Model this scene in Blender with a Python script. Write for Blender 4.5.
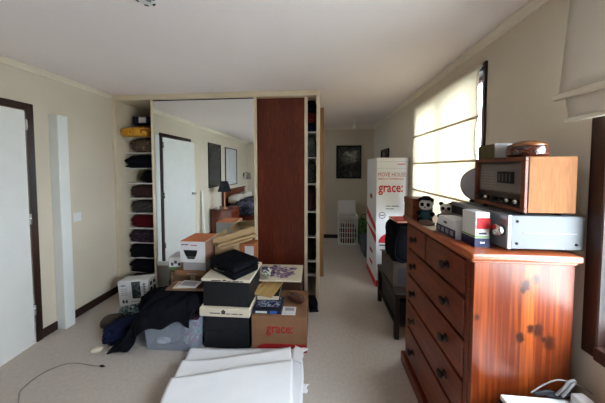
import bpy, bmesh, math, random
from mathutils import Vector, Matrix, noise, Euler

# ------------------------------------------------------------------ clear
for o in list(bpy.data.objects):
    bpy.data.objects.remove(o)
scene = bpy.context.scene
COL = scene.collection
PI = math.pi
random.seed(7)

# ------------------------------------------------------------------ camera
F, U0, V0, H = 222.0, 302.5, 176.5, 1.532          # focal length and principal point in pixels (605 x 403), eye height
YAW = math.atan(18.5 / F)
PITCH = math.atan(8.5 / F * math.cos(YAW))
cam_data = bpy.data.cameras.new('camera')
cam_data.sensor_fit = 'HORIZONTAL'
cam_data.sensor_width = 36.0
cam_data.lens = F / 605 * 36.0
cam_data.shift_y = -(201.5 - V0) / 605
cam_data.clip_start = 0.02
cam = bpy.data.objects.new('camera', cam_data)
COL.objects.link(cam)
cam.location = (0, 0, H)
cam.rotation_euler = (PI / 2 - PITCH, 0, YAW)
scene.camera = cam

# ------------------------------------------------------------------ view, sky, window portals
vs = scene.view_settings
vs.view_transform = 'Standard'
vs.look = 'None'
vs.gamma = 1.0
vs.use_curve_mapping = False
vs.exposure = 1.22
SKY = 11.5
scene.cycles.max_bounces = 14
scene.cycles.diffuse_bounces = 10
world = bpy.data.worlds.new('overcast_sky')
scene.world = world
world.use_nodes = True
bg = world.node_tree.nodes['Background']
bg.inputs[0].default_value = (0.76, 0.88, 1.0, 1)
bg.inputs[1].default_value = SKY

# room: X from the left wall to the right wall, Y into the picture, Z up
XL, XR, YB, YF, ZC = -2.5, 1.115, -2.38, 4.85, 2.4
WIN1 = (1.624, 2.74, 0.78, 2.22)        # y0, y1, z0, z1 in the right wall
FILL_WIN = (3.75, 4.20, 1.45, 1.92)        # unseen opening in the left wall, added to light the passage
WIN2 = (-0.45, 0.975, 0.80, 2.20)

def portal(name, loc, rot, sx, sy):
    l = bpy.data.lights.new(name, 'AREA')
    l.shape = 'RECTANGLE'; l.size = sx; l.size_y = sy
    l.cycles.is_portal = True
    o = bpy.data.objects.new(name, l); COL.objects.link(o)
    o.location = loc; o.rotation_euler = rot
    return o
portal('sky_portal', (XR + 0.16, (WIN1[0] + WIN1[1]) / 2, (WIN1[2] + WIN1[3]) / 2), (0, PI / 2, 0), WIN1[3] - WIN1[2], WIN1[1] - WIN1[0])
portal('sky_portal', (XR + 0.16, (WIN2[0] + WIN2[1]) / 2, (WIN2[2] + WIN2[3]) / 2), (0, PI / 2, 0), WIN2[3] - WIN2[2], WIN2[1] - WIN2[0])
portal('sky_portal', (XL - 0.13, (FILL_WIN[0] + FILL_WIN[1]) / 2, (FILL_WIN[2] + FILL_WIN[3]) / 2), (0, -PI / 2, 0), FILL_WIN[3] - FILL_WIN[2], FILL_WIN[1] - FILL_WIN[0])

# ------------------------------------------------------------------ pixel helper (a pixel plus the surface it touches)
RC = Euler((PI / 2 - PITCH, 0, YAW)).to_matrix()
def on_z(u, v, z):
    d = RC @ Vector(((u - U0) / F, -(v - V0) / F, -1))
    return Vector((0, 0, H)) + d * ((z - H) / d.z)
def on_y(u, v, y):
    d = RC @ Vector(((u - U0) / F, -(v - V0) / F, -1))
    return Vector((0, 0, H)) + d * (y / d.y)
def on_x(u, v, x):
    d = RC @ Vector(((u - U0) / F, -(v - V0) / F, -1))
    return Vector((0, 0, H)) + d * (x / d.x)

# ------------------------------------------------------------------ materials
MATS = {}
def lin(c):
    return tuple(((x / 255) / 12.92 if x / 255 <= 0.04045 else (((x / 255) + 0.055) / 1.055) ** 2.4) for x in c)
def M(name, rgb, rough=0.7, metal=0.0, var=0.08, scale=8.0, bump=0.0, bscale=None, spec=0.35, stretch=None):
    """a procedural material: base colour (sRGB 0-255) with soft noise variation and optional fine relief"""
    if name in MATS:
        return MATS[name]
    m = bpy.data.materials.new(name); m.use_nodes = True
    nt = m.node_tree; b = nt.nodes['Principled BSDF']
    b.inputs['Roughness'].default_value = rough
    b.inputs['Metallic'].default_value = metal
    b.inputs['Specular IOR Level'].default_value = spec
    tc = nt.nodes.new('ShaderNodeTexCoord')
    vec = tc.outputs['Object']
    if stretch:
        mp = nt.nodes.new('ShaderNodeMapping'); mp.inputs['Scale'].default_value = stretch
        nt.links.new(vec, mp.inputs[0]); vec = mp.outputs[0]
    nz = nt.nodes.new('ShaderNodeTexNoise'); nz.inputs['Scale'].default_value = scale; nz.inputs['Detail'].default_value = 5
    nt.links.new(vec, nz.inputs['Vector'])
    rp = nt.nodes.new('ShaderNodeValToRGB')
    c = lin(rgb)
    rp.color_ramp.elements[0].position = 0.3; rp.color_ramp.elements[1].position = 0.7
    rp.color_ramp.elements[0].color = tuple(max(0, x * (1 - var)) for x in c) + (1,)
    rp.color_ramp.elements[1].color = tuple(min(1, x * (1 + var)) for x in c) + (1,)
    nt.links.new(nz.outputs[0], rp.inputs[0]); nt.links.new(rp.outputs[0], b.inputs['Base Color'])
    if bump:
        n2 = nt.nodes.new('ShaderNodeTexNoise'); n2.inputs['Scale'].default_value = bscale or scale * 6; n2.inputs['Detail'].default_value = 4
        nt.links.new(vec, n2.inputs['Vector'])
        bp = nt.nodes.new('ShaderNodeBump'); bp.inputs['Strength'].default_value = bump; bp.inputs['Distance'].default_value = 0.01
        nt.links.new(n2.outputs[0], bp.inputs['Height']); nt.links.new(bp.outputs[0], b.inputs['Normal'])
    MATS[name] = m
    return m

def wood(name, c1, c2, rough=0.4, axis='Z', scale=6.0, dist=2.5, knots=(), fine=60.0, spec=0.4, coat=0.0, st=0.12, planks=0.0):
    """grain along one axis from stretched noise and wave; knots = ellipses (local x, y, z, radius)"""
    m = bpy.data.materials.new(name); m.use_nodes = True
    nt = m.node_tree; b = nt.nodes['Principled BSDF']; N = nt.nodes.new; L = nt.links.new
    b.inputs['Roughness'].default_value = rough; b.inputs['Specular IOR Level'].default_value = spec
    b.inputs['Coat Weight'].default_value = coat; b.inputs['Coat Roughness'].default_value = 0.25
    tc = N('ShaderNodeTexCoord'); mp = N('ShaderNodeMapping')
    s = {'X': (st, 1, 1), 'Y': (1, st, 1), 'Z': (1, 1, st)}[axis]
    mp.inputs['Scale'].default_value = s
    L(tc.outputs['Object'], mp.inputs[0])
    kf = None
    for (kx, ky, kz, kr) in knots:
        sub = N('ShaderNodeVectorMath'); sub.operation = 'SUBTRACT'; sub.inputs[1].default_value = (kx, ky, kz)
        L(tc.outputs['Object'], sub.inputs[0])
        sc = N('ShaderNodeVectorMath'); sc.operation = 'MULTIPLY'; sc.inputs[1].default_value = (1, 1, 0.7)
        L(sub.outputs[0], sc.inputs[0])
        wn = N('ShaderNodeTexNoise'); wn.inputs['Scale'].default_value = 45; L(tc.outputs['Object'], wn.inputs['Vector'])
        wa = N('ShaderNodeVectorMath'); wa.operation = 'MULTIPLY_ADD'; wa.inputs[1].default_value = (kr * 1.6,) * 3; L(wn.outputs['Color'], wa.inputs[0]); L(sc.outputs[0], wa.inputs[2])
        wb = N('ShaderNodeVectorMath'); wb.operation = 'SUBTRACT'; wb.inputs[1].default_value = (kr * 0.8,) * 3; L(wa.outputs[0], wb.inputs[0])
        ln = N('ShaderNodeVectorMath'); ln.operation = 'LENGTH'; L(wb.outputs[0], ln.inputs[0])
        mr = N('ShaderNodeMapRange'); mr.inputs[1].default_value = kr * 0.5; mr.inputs[2].default_value = kr * 2.6
        mr.inputs[3].default_value = 1; mr.inputs[4].default_value = 0; mr.interpolation_type = 'SMOOTHERSTEP'
        L(ln.outputs['Value'], mr.inputs[0])
        if kf is None:
            kf = mr.outputs[0]
        else:
            mx = N('ShaderNodeMath'); mx.operation = 'MAXIMUM'; L(kf, mx.inputs[0]); L(mr.outputs[0], mx.inputs[1]); kf = mx.outputs[0]
    vec = mp.outputs[0]
    nz = N('ShaderNodeTexNoise'); nz.inputs['Scale'].default_value = scale; nz.inputs['Detail'].default_value = 3
    L(vec, nz.inputs['Vector'])
    ml = N('ShaderNodeMath'); ml.operation = 'MULTIPLY_ADD'; ml.inputs[1].default_value = dist * 6; ml.inputs[2].default_value = 0
    L(nz.outputs[0], ml.inputs[0])
    src = ml.outputs[0]
    if kf is not None:
        ka = N('ShaderNodeMath'); ka.operation = 'MULTIPLY_ADD'; ka.inputs[1].default_value = 1.2; L(kf, ka.inputs[0]); L(src, ka.inputs[2]); src = ka.outputs[0]
    sn = N('ShaderNodeMath'); sn.operation = 'SINE'; L(src, sn.inputs[0])
    fn = N('ShaderNodeTexNoise'); fn.inputs['Scale'].default_value = fine; fn.inputs['Detail'].default_value = 2
    L(vec, fn.inputs['Vector'])
    ad = N('ShaderNodeMath'); ad.operation = 'MULTIPLY_ADD'; ad.inputs[1].default_value = 0.28; L(sn.outputs[0], ad.inputs[0]); L(fn.outputs[0], ad.inputs[2])
    rp = N('ShaderNodeValToRGB')
    rp.color_ramp.elements[0].position = 0.2; rp.color_ramp.elements[1].position = 0.8
    rp.color_ramp.elements[0].color = lin(c1) + (1,); rp.color_ramp.elements[1].color = lin(c2) + (1,)
    L(ad.outputs[0], rp.inputs[0])
    out = rp.outputs[0]
    if kf is not None:
        pw = N('ShaderNodeMath'); pw.operation = 'POWER'; pw.inputs[1].default_value = 1.3; L(kf, pw.inputs[0])
        mx = N('ShaderNodeMixRGB'); mx.inputs[2].default_value = lin((62, 24, 12)) + (1,)
        L(pw.outputs[0], mx.inputs[0]); L(out, mx.inputs[1]); out = mx.outputs[0]
    if planks:
        # glued boards of slightly different tint, side by side along X
        sp = N('ShaderNodeSeparateXYZ'); L(tc.outputs['Object'], sp.inputs[0])
        dv = N('ShaderNodeMath'); dv.operation = 'DIVIDE'; dv.inputs[1].default_value = planks; L(sp.outputs[0], dv.inputs[0])
        fl_ = N('ShaderNodeMath'); fl_.operation = 'FLOOR'; L(dv.outputs[0], fl_.inputs[0])
        wn_ = N('ShaderNodeTexWhiteNoise'); wn_.noise_dimensions = '1D'; L(fl_.outputs[0], wn_.inputs['W'])
        mr_ = N('ShaderNodeMapRange'); mr_.inputs[3].default_value = 0.78; mr_.inputs[4].default_value = 1.15; L(wn_.outputs['Value'], mr_.inputs[0])
        vm = N('ShaderNodeVectorMath'); vm.operation = 'SCALE'; L(out, vm.inputs[0]); L(mr_.outputs[0], vm.inputs['Scale']); out = vm.outputs[0]
    L(out, b.inputs['Base Color'])
    MATS[name] = m
    return m

def blotch(name, cols, scale=14.0, rough=0.75, dark=None):
    """patches of several printed or woven colours"""
    m = bpy.data.materials.new(name); m.use_nodes = True
    nt = m.node_tree; b = nt.nodes['Principled BSDF']; N = nt.nodes.new; L = nt.links.new
    b.inputs['Roughness'].default_value = rough; b.inputs['Specular IOR Level'].default_value = 0.3
    tc = N('ShaderNodeTexCoord'); nz = N('ShaderNodeTexNoise'); nz.inputs['Scale'].default_value = scale; nz.inputs['Detail'].default_value = 3
    nz.inputs['Distortion'].default_value = 1.0
    L(tc.outputs['Object'], nz.inputs['Vector'])
    rp = N('ShaderNodeValToRGB'); rp.color_ramp.interpolation = 'CONSTANT'
    n = len(cols)
    els = rp.color_ramp.elements
    while len(els) < n:
        els.new(0.5)
    for i in range(n):
        els[i].position = 0.0 if i == 0 else 0.30 + 0.40 * i / n
    for i, c in enumerate(cols):
        els[i].color = lin(c) + (1,)
    L(nz.outputs[0], rp.inputs[0]); L(rp.outputs[0], b.inputs['Base Color'])
    MATS[name] = m
    return m

def cloth_translucent(name, rgb, t=0.5):
    m = bpy.data.materials.new(name); m.use_nodes = True
    nt = m.node_tree; N = nt.nodes.new; L = nt.links.new
    nt.nodes.remove(nt.nodes['Principled BSDF']); out = nt.nodes['Material Output']
    tc = N('ShaderNodeTexCoord'); nz = N('ShaderNodeTexNoise'); nz.inputs['Scale'].default_value = 220; nz.inputs['Detail'].default_value = 2
    L(tc.outputs['Object'], nz.inputs['Vector'])
    rp = N('ShaderNodeValToRGB'); c = lin(rgb)
    rp.color_ramp.elements[0].color = tuple(x * 0.93 for x in c) + (1,); rp.color_ramp.elements[1].color = c + (1,)
    L(nz.outputs[0], rp.inputs[0])
    d = N('ShaderNodeBsdfDiffuse'); tr = N('ShaderNodeBsdfTranslucent'); mx = N('ShaderNodeMixShader'); mx.inputs[0].default_value = t
    L(rp.outputs[0], d.inputs[0]); L(rp.outputs[0], tr.inputs[0]); L(d.outputs[0], mx.inputs[1]); L(tr.outputs[0], mx.inputs[2]); L(mx.outputs[0], out.inputs[0])
    MATS[name] = m
    return m

def glass(name, tint=(1, 1, 1), alpha=0.02, rough=0.02):
    """thin clear sheet: straight-through transparency plus a gloss coat"""
    m = bpy.data.materials.new(name); m.use_nodes = True
    nt = m.node_tree; N = nt.nodes.new; L = nt.links.new
    nt.nodes.remove(nt.nodes['Principled BSDF']); out = nt.nodes['Material Output']
    tr = N('ShaderNodeBsdfTransparent'); tr.inputs[0].default_value = tint + (1,)
    g = N('ShaderNodeBsdfGlossy'); g.inputs['Roughness'].default_value = rough
    mx = N('ShaderNodeMixShader'); fr = N('ShaderNodeLayerWeight'); fr.inputs[0].default_value = 0.5
    pw = N('ShaderNodeMath'); pw.operation = 'POWER'; pw.inputs[1].default_value = 5.0; L(fr.outputs['Facing'], pw.inputs[0])
    ad = N('ShaderNodeMath'); ad.operation = 'MULTIPLY_ADD'; ad.inputs[1].default_value = 0.6; ad.inputs[2].default_value = alpha; L(pw.outputs[0], ad.inputs[0])
    L(ad.outputs[0], mx.inputs[0]); L(tr.outputs[0], mx.inputs[1]); L(g.outputs[0], mx.inputs[2]); L(mx.outputs[0], out.inputs[0])
    MATS[name] = m
    return m

def frosted(name, rgb, t=0.45):
    m = bpy.data.materials.new(name); m.use_nodes = True
    nt = m.node_tree; N = nt.nodes.new; L = nt.links.new
    p = nt.nodes['Principled BSDF']; out = nt.nodes['Material Output']
    p.inputs['Base Color'].default_value = lin(rgb) + (1,); p.inputs['Roughness'].default_value = 0.25
    tc = N('ShaderNodeTexCoord'); nz = N('ShaderNodeTexNoise'); nz.inputs['Scale'].default_value = 9
    L(tc.outputs['Object'], nz.inputs['Vector'])
    mr = N('ShaderNodeMapRange'); mr.inputs[3].default_value = t - 0.12; mr.inputs[4].default_value = t + 0.12; L(nz.outputs[0], mr.inputs[0])
    tr = N('ShaderNodeBsdfTransparent'); tr.inputs[0].default_value = (0.9, 0.93, 0.97, 1)
    mx = N('ShaderNodeMixShader'); L(mr.outputs[0], mx.inputs[0]); L(p.outputs[0], mx.inputs[1]); L(tr.outputs[0], mx.inputs[2]); L(mx.outputs[0], out.inputs[0])
    MATS[name] = m
    return m

# setting
m_wall = M('wall_paint', (208, 197, 178), 0.85, var=0.03, scale=2.0, bump=0.04, bscale=120)
m_ceil = M('ceiling_paint', (242, 232, 230), 0.9, var=0.02, scale=1.5, bump=0.05, bscale=90)
m_corn = M('cornice_paint', (226, 216, 198), 0.6, var=0.02)
m_trim = M('wardrobe_cream', (214, 200, 174), 0.55, var=0.03)
m_dark = wood('dark_stained_trim', (26, 14, 10), (52, 30, 22), 0.45, 'Z', 9)
m_base = wood('dark_stained_skirting', (24, 13, 10), (48, 28, 21), 0.5, 'Y', 9)
m_door = M('door_white', (226, 226, 222), 0.45, var=0.02)
m_white = M('white_paint', (224, 226, 222), 0.5, var=0.02)
m_blind = cloth_translucent('blind_linen', (240, 234, 220), 0.33)
m_blind2 = cloth_translucent('blind_linen_shaded', (226, 218, 206), 0.10)  # same linen, doubled in folds; shade put in as darker, denser cloth
m_glass = glass('window_glass')
# carpet
m_carpet = M('beige_carpet', (188, 178, 168), 1.0, var=0.06, scale=40, bump=0.35, bscale=300, spec=0.05)
m_grass = M('outdoor_paving', (205, 205, 198), 0.9, var=0.2, scale=0.5)
# furniture
KN = [(0.255, 0, 1.062, 0.012), (0.213, 0, 1.032, 0.015), (0.205, 0, 1.012, 0.010), (0.267, 0, 0.835, 0.016), (0.238, 0, 0.842, 0.010),
      (0.197, 0, 0.802, 0.013), (0.313, 0, 0.785, 0.014), (0.292, 0, 0.80, 0.008), (0.02, 0, 0.88, 0.006)]
m_pine = wood('varnished_pine_panel', (108, 40, 12), (182, 90, 34), 0.35, 'Z', 7.0, 1.5, KN, 80, 0.5, 0.3, 0.03, 0.105)
m_pine_h = wood('varnished_pine_boards', (100, 38, 16), (142, 60, 26), 0.4, 'Y', 6.0, 1.6, (), 60, 0.4, 0.2)  # same pine as the sides; the drawer fronts' shade is in its darker tone
m_pine_top = wood('varnished_pine_top', (150, 74, 40), (196, 110, 66), 0.3, 'Y', 6.0, 1.6, (), 60, 0.5, 0.4)
m_mahog = wood('mahogany_door_veneer', (84, 32, 16), (120, 52, 28), 0.42, 'Z', 5.0, 1.5, (), 90, 0.35)
m_oak = wood('radio_oak_veneer', (118, 76, 46), (138, 94, 59), 0.7, 'Z', 8, 1.0, (), 120, 0.1)
m_walnut = wood('radio_walnut', (84, 42, 24), (124, 66, 40), 0.4, 'Y', 8, 1.0)
m_redwood = wood('reddish_bedroom_wood', (92, 38, 20), (140, 64, 36), 0.4, 'Y', 6, 1.5)
m_board = wood('bamboo', (176, 142, 84), (212, 178, 118), 0.5, 'Y', 14, 1.2)
m_espresso = wood('espresso_wood', (22, 14, 12), (46, 30, 24), 0.5, 'Z', 7)
m_card = M('brown_cardboard', (134, 98, 72), 0.85, var=0.06, scale=12, spec=0.15)
m_card2 = M('pale_cardboard', (178, 150, 112), 0.85, var=0.07, scale=10, spec=0.15)
m_cwhite = M('white_carton', (214, 214, 214), 0.6, var=0.02)
m_cgrey = M('grey_carton', (150, 146, 148), 0.7, var=0.04)
m_cream = M('cream_card', (214, 202, 180), 0.7, var=0.04)
m_orange = M('orange_carton', (206, 122, 78), 0.7, var=0.05)
m_red = M('red_print', (190, 30, 34), 0.6, var=0.03)
m_redd = M('dark_red_print', (160, 30, 28), 0.6, var=0.03)
m_ink = M('grey_ink', (70, 66, 70), 0.6, var=0.02)
m_black = M('black_board', (20, 22, 26), 0.55, var=0.1, scale=30)
m_blackp = M('black_plastic', (14, 14, 16), 0.4, var=0.1)
m_blackf = M('black_fabric', (17, 18, 24), 0.95, var=0.25, scale=25, bump=0.3, bscale=260, spec=0.1)
m_tape = M('packing_tape', (196, 176, 140), 0.3, var=0.03)
m_silver = M('brushed_silver', (116, 117, 118), 0.6, metal=0.0, var=0.03, scale=10, spec=0.2, stretch=(1, 0.05, 1))
m_silverf = M('brushed_silver_front', (150, 152, 156), 0.35, metal=0.8, var=0.04, scale=20, stretch=(1, 0.05, 1))
m_chrome = M('bright_metal', (205, 205, 205), 0.2, metal=1.0, var=0.02)
m_iron = M('dark_iron', (28, 24, 24), 0.45, metal=0.7, var=0.1)
m_paper = M('white_packing_paper', (236, 236, 238), 0.75, var=0.02, scale=5, bump=0.06, bscale=25)
m_plastic = M('white_plastic', (222, 222, 220), 0.4, var=0.02)
m_mirror = M('mirror_silvering', (244, 248, 246), 0.0, metal=1.0, var=0.0)

# ------------------------------------------------------------------ geometry helpers
def link(name, me, mat, parent=None, loc=None, rot=None, smooth=False):
    if mat is not None and not me.materials:
        me.materials.append(mat)
    o = bpy.data.objects.new(name, me)
    COL.objects.link(o)
    if parent is not None:
        o.parent = parent
    if loc is not None: o.location = loc
    if rot is not None: o.rotation_euler = rot
    if smooth:
        for p in me.polygons: p.use_smooth = True
    return o
def from_bm(name, bm, mat, parent=None, loc=None, rot=None, smooth=False):
    bmesh.ops.recalc_face_normals(bm, faces=bm.faces)
    me = bpy.data.meshes.new(name); bm.to_mesh(me); bm.free()
    return link(name, me, mat, parent, loc, rot, smooth)
def bm_box(bm, x0, x1, y0, y1, z0, z1, bev=0.0, seg=1, tf=None):
    vs_ = [bm.verts.new(p) for p in ((x0, y0, z0), (x1, y0, z0), (x1, y1, z0), (x0, y1, z0), (x0, y0, z1), (x1, y0, z1), (x1, y1, z1), (x0, y1, z1))]
    fs = [bm.faces.new([vs_[i] for i in f]) for f in ((3, 2, 1, 0), (4, 5, 6, 7), (0, 1, 5, 4), (1, 2, 6, 5), (2, 3, 7, 6), (3, 0, 4, 7))]
    out = vs_
    if bev:
        es = list({e for f in fs for e in f.edges})
        r = bmesh.ops.bevel(bm, geom=es, offset=bev, segments=seg, affect='EDGES', profile=0.5)
        out = list({v for f in r['faces'] for v in f.verts} | {v for v in vs_ if v.is_valid})
    if tf is not None:
        bmesh.ops.transform(bm, matrix=tf, verts=out)
    return out
def box(name, x0, x1, y0, y1, z0, z1, mat, parent=None, bev=0.0, seg=1, loc=None, rot=None, smooth=False):
    bm = bmesh.new(); bm_box(bm, x0, x1, y0, y1, z0, z1, bev, seg)
    return from_bm(name, bm, mat, parent, loc, rot, smooth)
def lathe(name, prof, mat, parent=None, loc=None, rot=None, n=24, smooth=True):
    bm = bmesh.new(); rings = []
    for r, z in prof:
        rings.append([bm.verts.new((max(r, 1e-5) * math.cos(2 * PI * i / n), max(r, 1e-5) * math.sin(2 * PI * i / n), z)) for i in range(n)])
    for a, b in zip(rings, rings[1:]):
        for i in range(n):
            bm.faces.new((a[i], a[(i + 1) % n], b[(i + 1) % n], b[i]))
    bm.faces.new(rings[0][::-1]); bm.faces.new(rings[-1])
    return from_bm(name, bm, mat, parent, loc, rot, smooth)
def spline(pts, k=6):
    out = []; P = [Vector(p) for p in pts]
    for i in range(len(P) - 1):
        a = P[max(i - 1, 0)]; b = P[i]; c = P[i + 1]; d = P[min(i + 2, len(P) - 1)]
        for j in range(k):
            t = j / k
            out.append(0.5 * ((2 * b) + (c - a) * t + (2 * a - 5 * b + 4 * c - d) * t * t + (3 * b - a - 3 * c + d) * t ** 3))
    out.append(P[-1]); return out
def tube(name, pts, r, mat, parent=None, n=7, k=6, loc=None, smooth=True):
    P = spline(pts, k) if k > 1 else [Vector(p) for p in pts]
    bm = bmesh.new(); rings = []; up = Vector((0.13, 0.21, 1)).normalized()
    for i, p in enumerate(P):
        t = (P[min(i + 1, len(P) - 1)] - P[max(i - 1, 0)]).normalized()
        a = t.cross(up)
        if a.length < 1e-4: a = t.cross(Vector((1, 0, 0)))
        a.normalize(); b = t.cross(a)
        rings.append([bm.verts.new(p + (a * math.cos(2 * PI * q / n) + b * math.sin(2 * PI * q / n)) * r) for q in range(n)])
    for a, b in zip(rings, rings[1:]):
        for q in range(n):
            bm.faces.new((a[q], a[(q + 1) % n], b[(q + 1) % n], b[q]))
    bm.faces.new(rings[0][::-1]); bm.faces.new(rings[-1])
    return from_bm(name, bm, mat, parent, loc, None, smooth)
def prism(name, pts, d0, d1, mat, parent=None, plane='XZ', loc=None, rot=None, smooth=False):
    """outline in a plane, given depth from d0 to d1 along the third axis"""
    bm = bmesh.new()
    def P(a, b, d): return {'XZ': (a, d, b), 'XY': (a, b, d), 'YZ': (d, a, b)}[plane]
    lo = [bm.verts.new(P(a, b, d0)) for a, b in pts]; hi = [bm.verts.new(P(a, b, d1)) for a, b in pts]
    n = len(pts)
    bm.faces.new(lo); bm.faces.new(hi[::-1])
    for i in range(n): bm.faces.new((lo[i], hi[i], hi[(i + 1) % n], lo[(i + 1) % n]))
    return from_bm(name, bm, mat, parent, loc, rot, smooth)
def sheet(name, fn, nu, nv, th, mat, parent=None, loc=None, rot=None, smooth=True):
    """a surface fn(u, v) with a real thickness th below it"""
    g = [[Vector(fn(i / nu, j / nv)) for j in range(nv + 1)] for i in range(nu + 1)]
    def nrm(i, j):
        a = g[min(i + 1, nu)][j] - g[max(i - 1, 0)][j]; b = g[i][min(j + 1, nv)] - g[i][max(j - 1, 0)]
        n = a.cross(b)
        return n.normalized() if n.length > 1e-9 else Vector((0, 0, 1))
    bm = bmesh.new()
    top = [[bm.verts.new(g[i][j]) for j in range(nv + 1)] for i in range(nu + 1)]
    bot = [[bm.verts.new(g[i][j] - nrm(i, j) * th) for j in range(nv + 1)] for i in range(nu + 1)]
    for i in range(nu):
        for j in range(nv):
            bm.faces.new((top[i][j], top[i + 1][j], top[i + 1][j + 1], top[i][j + 1]))
            bm.faces.new((bot[i][j], bot[i][j + 1], bot[i + 1][j + 1], bot[i + 1][j]))
    for i in range(nu):
        bm.faces.new((top[i][0], bot[i][0], bot[i + 1][0], top[i + 1][0])); bm.faces.new((top[i][nv], top[i + 1][nv], bot[i + 1][nv], bot[i][nv]))
    for j in range(nv):
        bm.faces.new((top[0][j], top[0][j + 1], bot[0][j + 1], bot[0][j])); bm.faces.new((top[nu][j], bot[nu][j], bot[nu][j + 1], top[nu][j + 1]))
    return from_bm(name, bm, mat, parent, loc, rot, smooth)
def lump(name, sx, sy, sz, mat, parent=None, loc=None, rot=None, seed=0, pw=3.0, amp=0.12, freq=3.0, layers=0, n=7):
    """a soft folded heap: a rounded block sx by sy by sz on its base, with creases"""
    bm = bmesh.new()
    bmesh.ops.create_cube(bm, size=2.0)
    bmesh.ops.subdivide_edges(bm, edges=bm.edges[:], cuts=n, use_grid_fill=True)
    off = Vector((seed * 3.7, seed * 1.3, seed * 7.1))
    for v in bm.verts:
        p = v.co.copy()
        q = (abs(p.x) ** pw + abs(p.y) ** pw + abs(p.z) ** pw) ** (1 / pw)
        p = p / q
        d = noise.noise(Vector((p.x * freq, p.y * freq, p.z * freq * 1.6)) + off) + 0.5 * noise.noise(Vector(p) * freq * 2.3 + off)
        p *= 1 + amp * d
        if layers:
            p.x *= 1 + 0.05 * math.sin(p.z * layers * PI); p.y *= 1 + 0.05 * math.sin(p.z * layers * PI)
        z = max(0.0, (p.z + 0.92) / 1.92)
        v.co = Vector((p.x * sx / 2, p.y * sy / 2, z * sz))
    return from_bm(name, bm, mat, parent, loc, rot, True)
def empty(name, loc=(0, 0, 0), rz=0.0):
    o = bpy.data.objects.new(name, None); o.empty_display_size = 0.1
    COL.objects.link(o); o.location = loc; o.rotation_euler = (0, 0, rz)
    return o
def tag(o, label, cat, group=None):
    o['label'] = label; o['category'] = cat
    if group: o['group'] = group
    return o
def thing(name, label, cat, loc=(0, 0, 0), rz=0.0, group=None):
    return tag(empty(name, loc, rz), label, cat, group)
def struct(o, label=None, cat=None):
    o['kind'] = 'structure'
    if label: o['label'] = label
    if cat: o['category'] = cat
    return o
FACE = {'-Y': (PI / 2, 0, 0), '-X': (PI / 2, 0, -PI / 2), '+X': (PI / 2, 0, PI / 2), '+Z': (0, 0, 0)}
def lettering(body, width, height, loc, face, mat, parent, bold=0.0, name='lettering', rz=None):
    """flat printed text fitted to width x height, centred at loc"""
    cu = bpy.data.curves.new('text', 'FONT'); cu.body = body; cu.resolution_u = 2; cu.offset = bold; cu.extrude = 0.0
    to = bpy.data.objects.new('text', cu); COL.objects.link(to)
    bpy.context.view_layer.update()
    me = bpy.data.meshes.new_from_object(to.evaluated_get(bpy.context.evaluated_depsgraph_get()))
    bpy.data.objects.remove(to); bpy.data.curves.remove(cu)
    xs = [v.co.x for v in me.vertices]; ys = [v.co.y for v in me.vertices]
    x0, x1, y0, y1 = min(xs), max(xs), min(ys), max(ys)
    for v in me.vertices:
        v.co = Vector(((v.co.x - (x0 + x1) / 2) * width / (x1 - x0), (v.co.y - (y0 + y1) / 2) * height / (y1 - y0), 0))
    me.materials.clear()
    return link(name, me, mat, parent, loc, FACE[face] if rz is None else rz)
def small_print(n, width, height, loc, face, mat, parent):
    """printing too small to read: n word-long bars in a row, centred at loc"""
    gap = width * 0.06; lens = [1.0, 1.5, 0.8, 1.2][:n]; k = (width - gap * (n - 1)) / sum(lens); x = -width / 2
    rot = Euler(FACE[face]).to_matrix()
    for q in lens:
        w = q * k
        me = bpy.data.meshes.new('text_line')
        me.from_pydata([(-w / 2, -height / 2, 0), (w / 2, -height / 2, 0), (w / 2, height / 2, 0), (-w / 2, height / 2, 0)], [], [(0, 1, 2, 3)])
        link('text_line', me, mat, parent, Vector(loc) + rot @ Vector((x + w / 2, 0, 0)), FACE[face])
        x += w + gap
def decal(name, x0, x1, z0, z1, y, mat, parent, t=0.0012):
    """flat print on a face that looks towards -Y"""
    return box(name, x0, x1, y - t, y, z0, z1, mat, parent)

# ------------------------------------------------------------------ room shell
def wall_panel(name, axis, pos, thick, a0, a1, z0, z1, holes, mat):
    """a wall with openings; axis 'X' = plane of constant X (runs along Y)"""
    A = sorted({a0, a1} | {h[0] for h in holes} | {h[1] for h in holes}); Zs = sorted({z0, z1} | {h[2] for h in holes} | {h[3] for h in holes})
    bm = bmesh.new()
    for i in range(len(A) - 1):
        for j in range(len(Zs) - 1):
            ca, cz = (A[i] + A[i + 1]) / 2, (Zs[j] + Zs[j + 1]) / 2
            if any(h[0] < ca < h[1] and h[2] < cz < h[3] for h in holes): continue
            lo, hi = min(pos, pos + thick), max(pos, pos + thick)
            if axis == 'X': bm_box(bm, lo, hi, A[i], A[i + 1], Zs[j], Zs[j + 1])
            else: bm_box(bm, A[i], A[i + 1], lo, hi, Zs[j], Zs[j + 1])
    bmesh.ops.remove_doubles(bm, verts=bm.verts, dist=1e-5)
    # drop the inner faces shared by neighbouring blocks
    seen = {}
    for f in bm.faces:
        seen.setdefault(tuple(sorted(v.index for v in f.verts)) if False else tuple(sorted((round(v.co.x, 4), round(v.co.y, 4), round(v.co.z, 4)) for v in f.verts)), []).append(f)
    bmesh.ops.delete(bm, geom=[f for g in seen.values() if len(g) > 1 for f in g], context='FACES_ONLY')
    return struct(from_bm(name, bm, mat))
struct(box('floor', XL, XR, YB, YF, -0.08, 0.0, m_carpet), 'beige cut-pile carpet over the whole floor', 'carpet')
struct(box('ceiling', XL, XR, YB, YF, ZC, ZC + 0.08, m_ceil), 'plain pale painted ceiling', 'ceiling')
DOOR = (0.985, 1.690, 0.0, 2.015)
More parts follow.
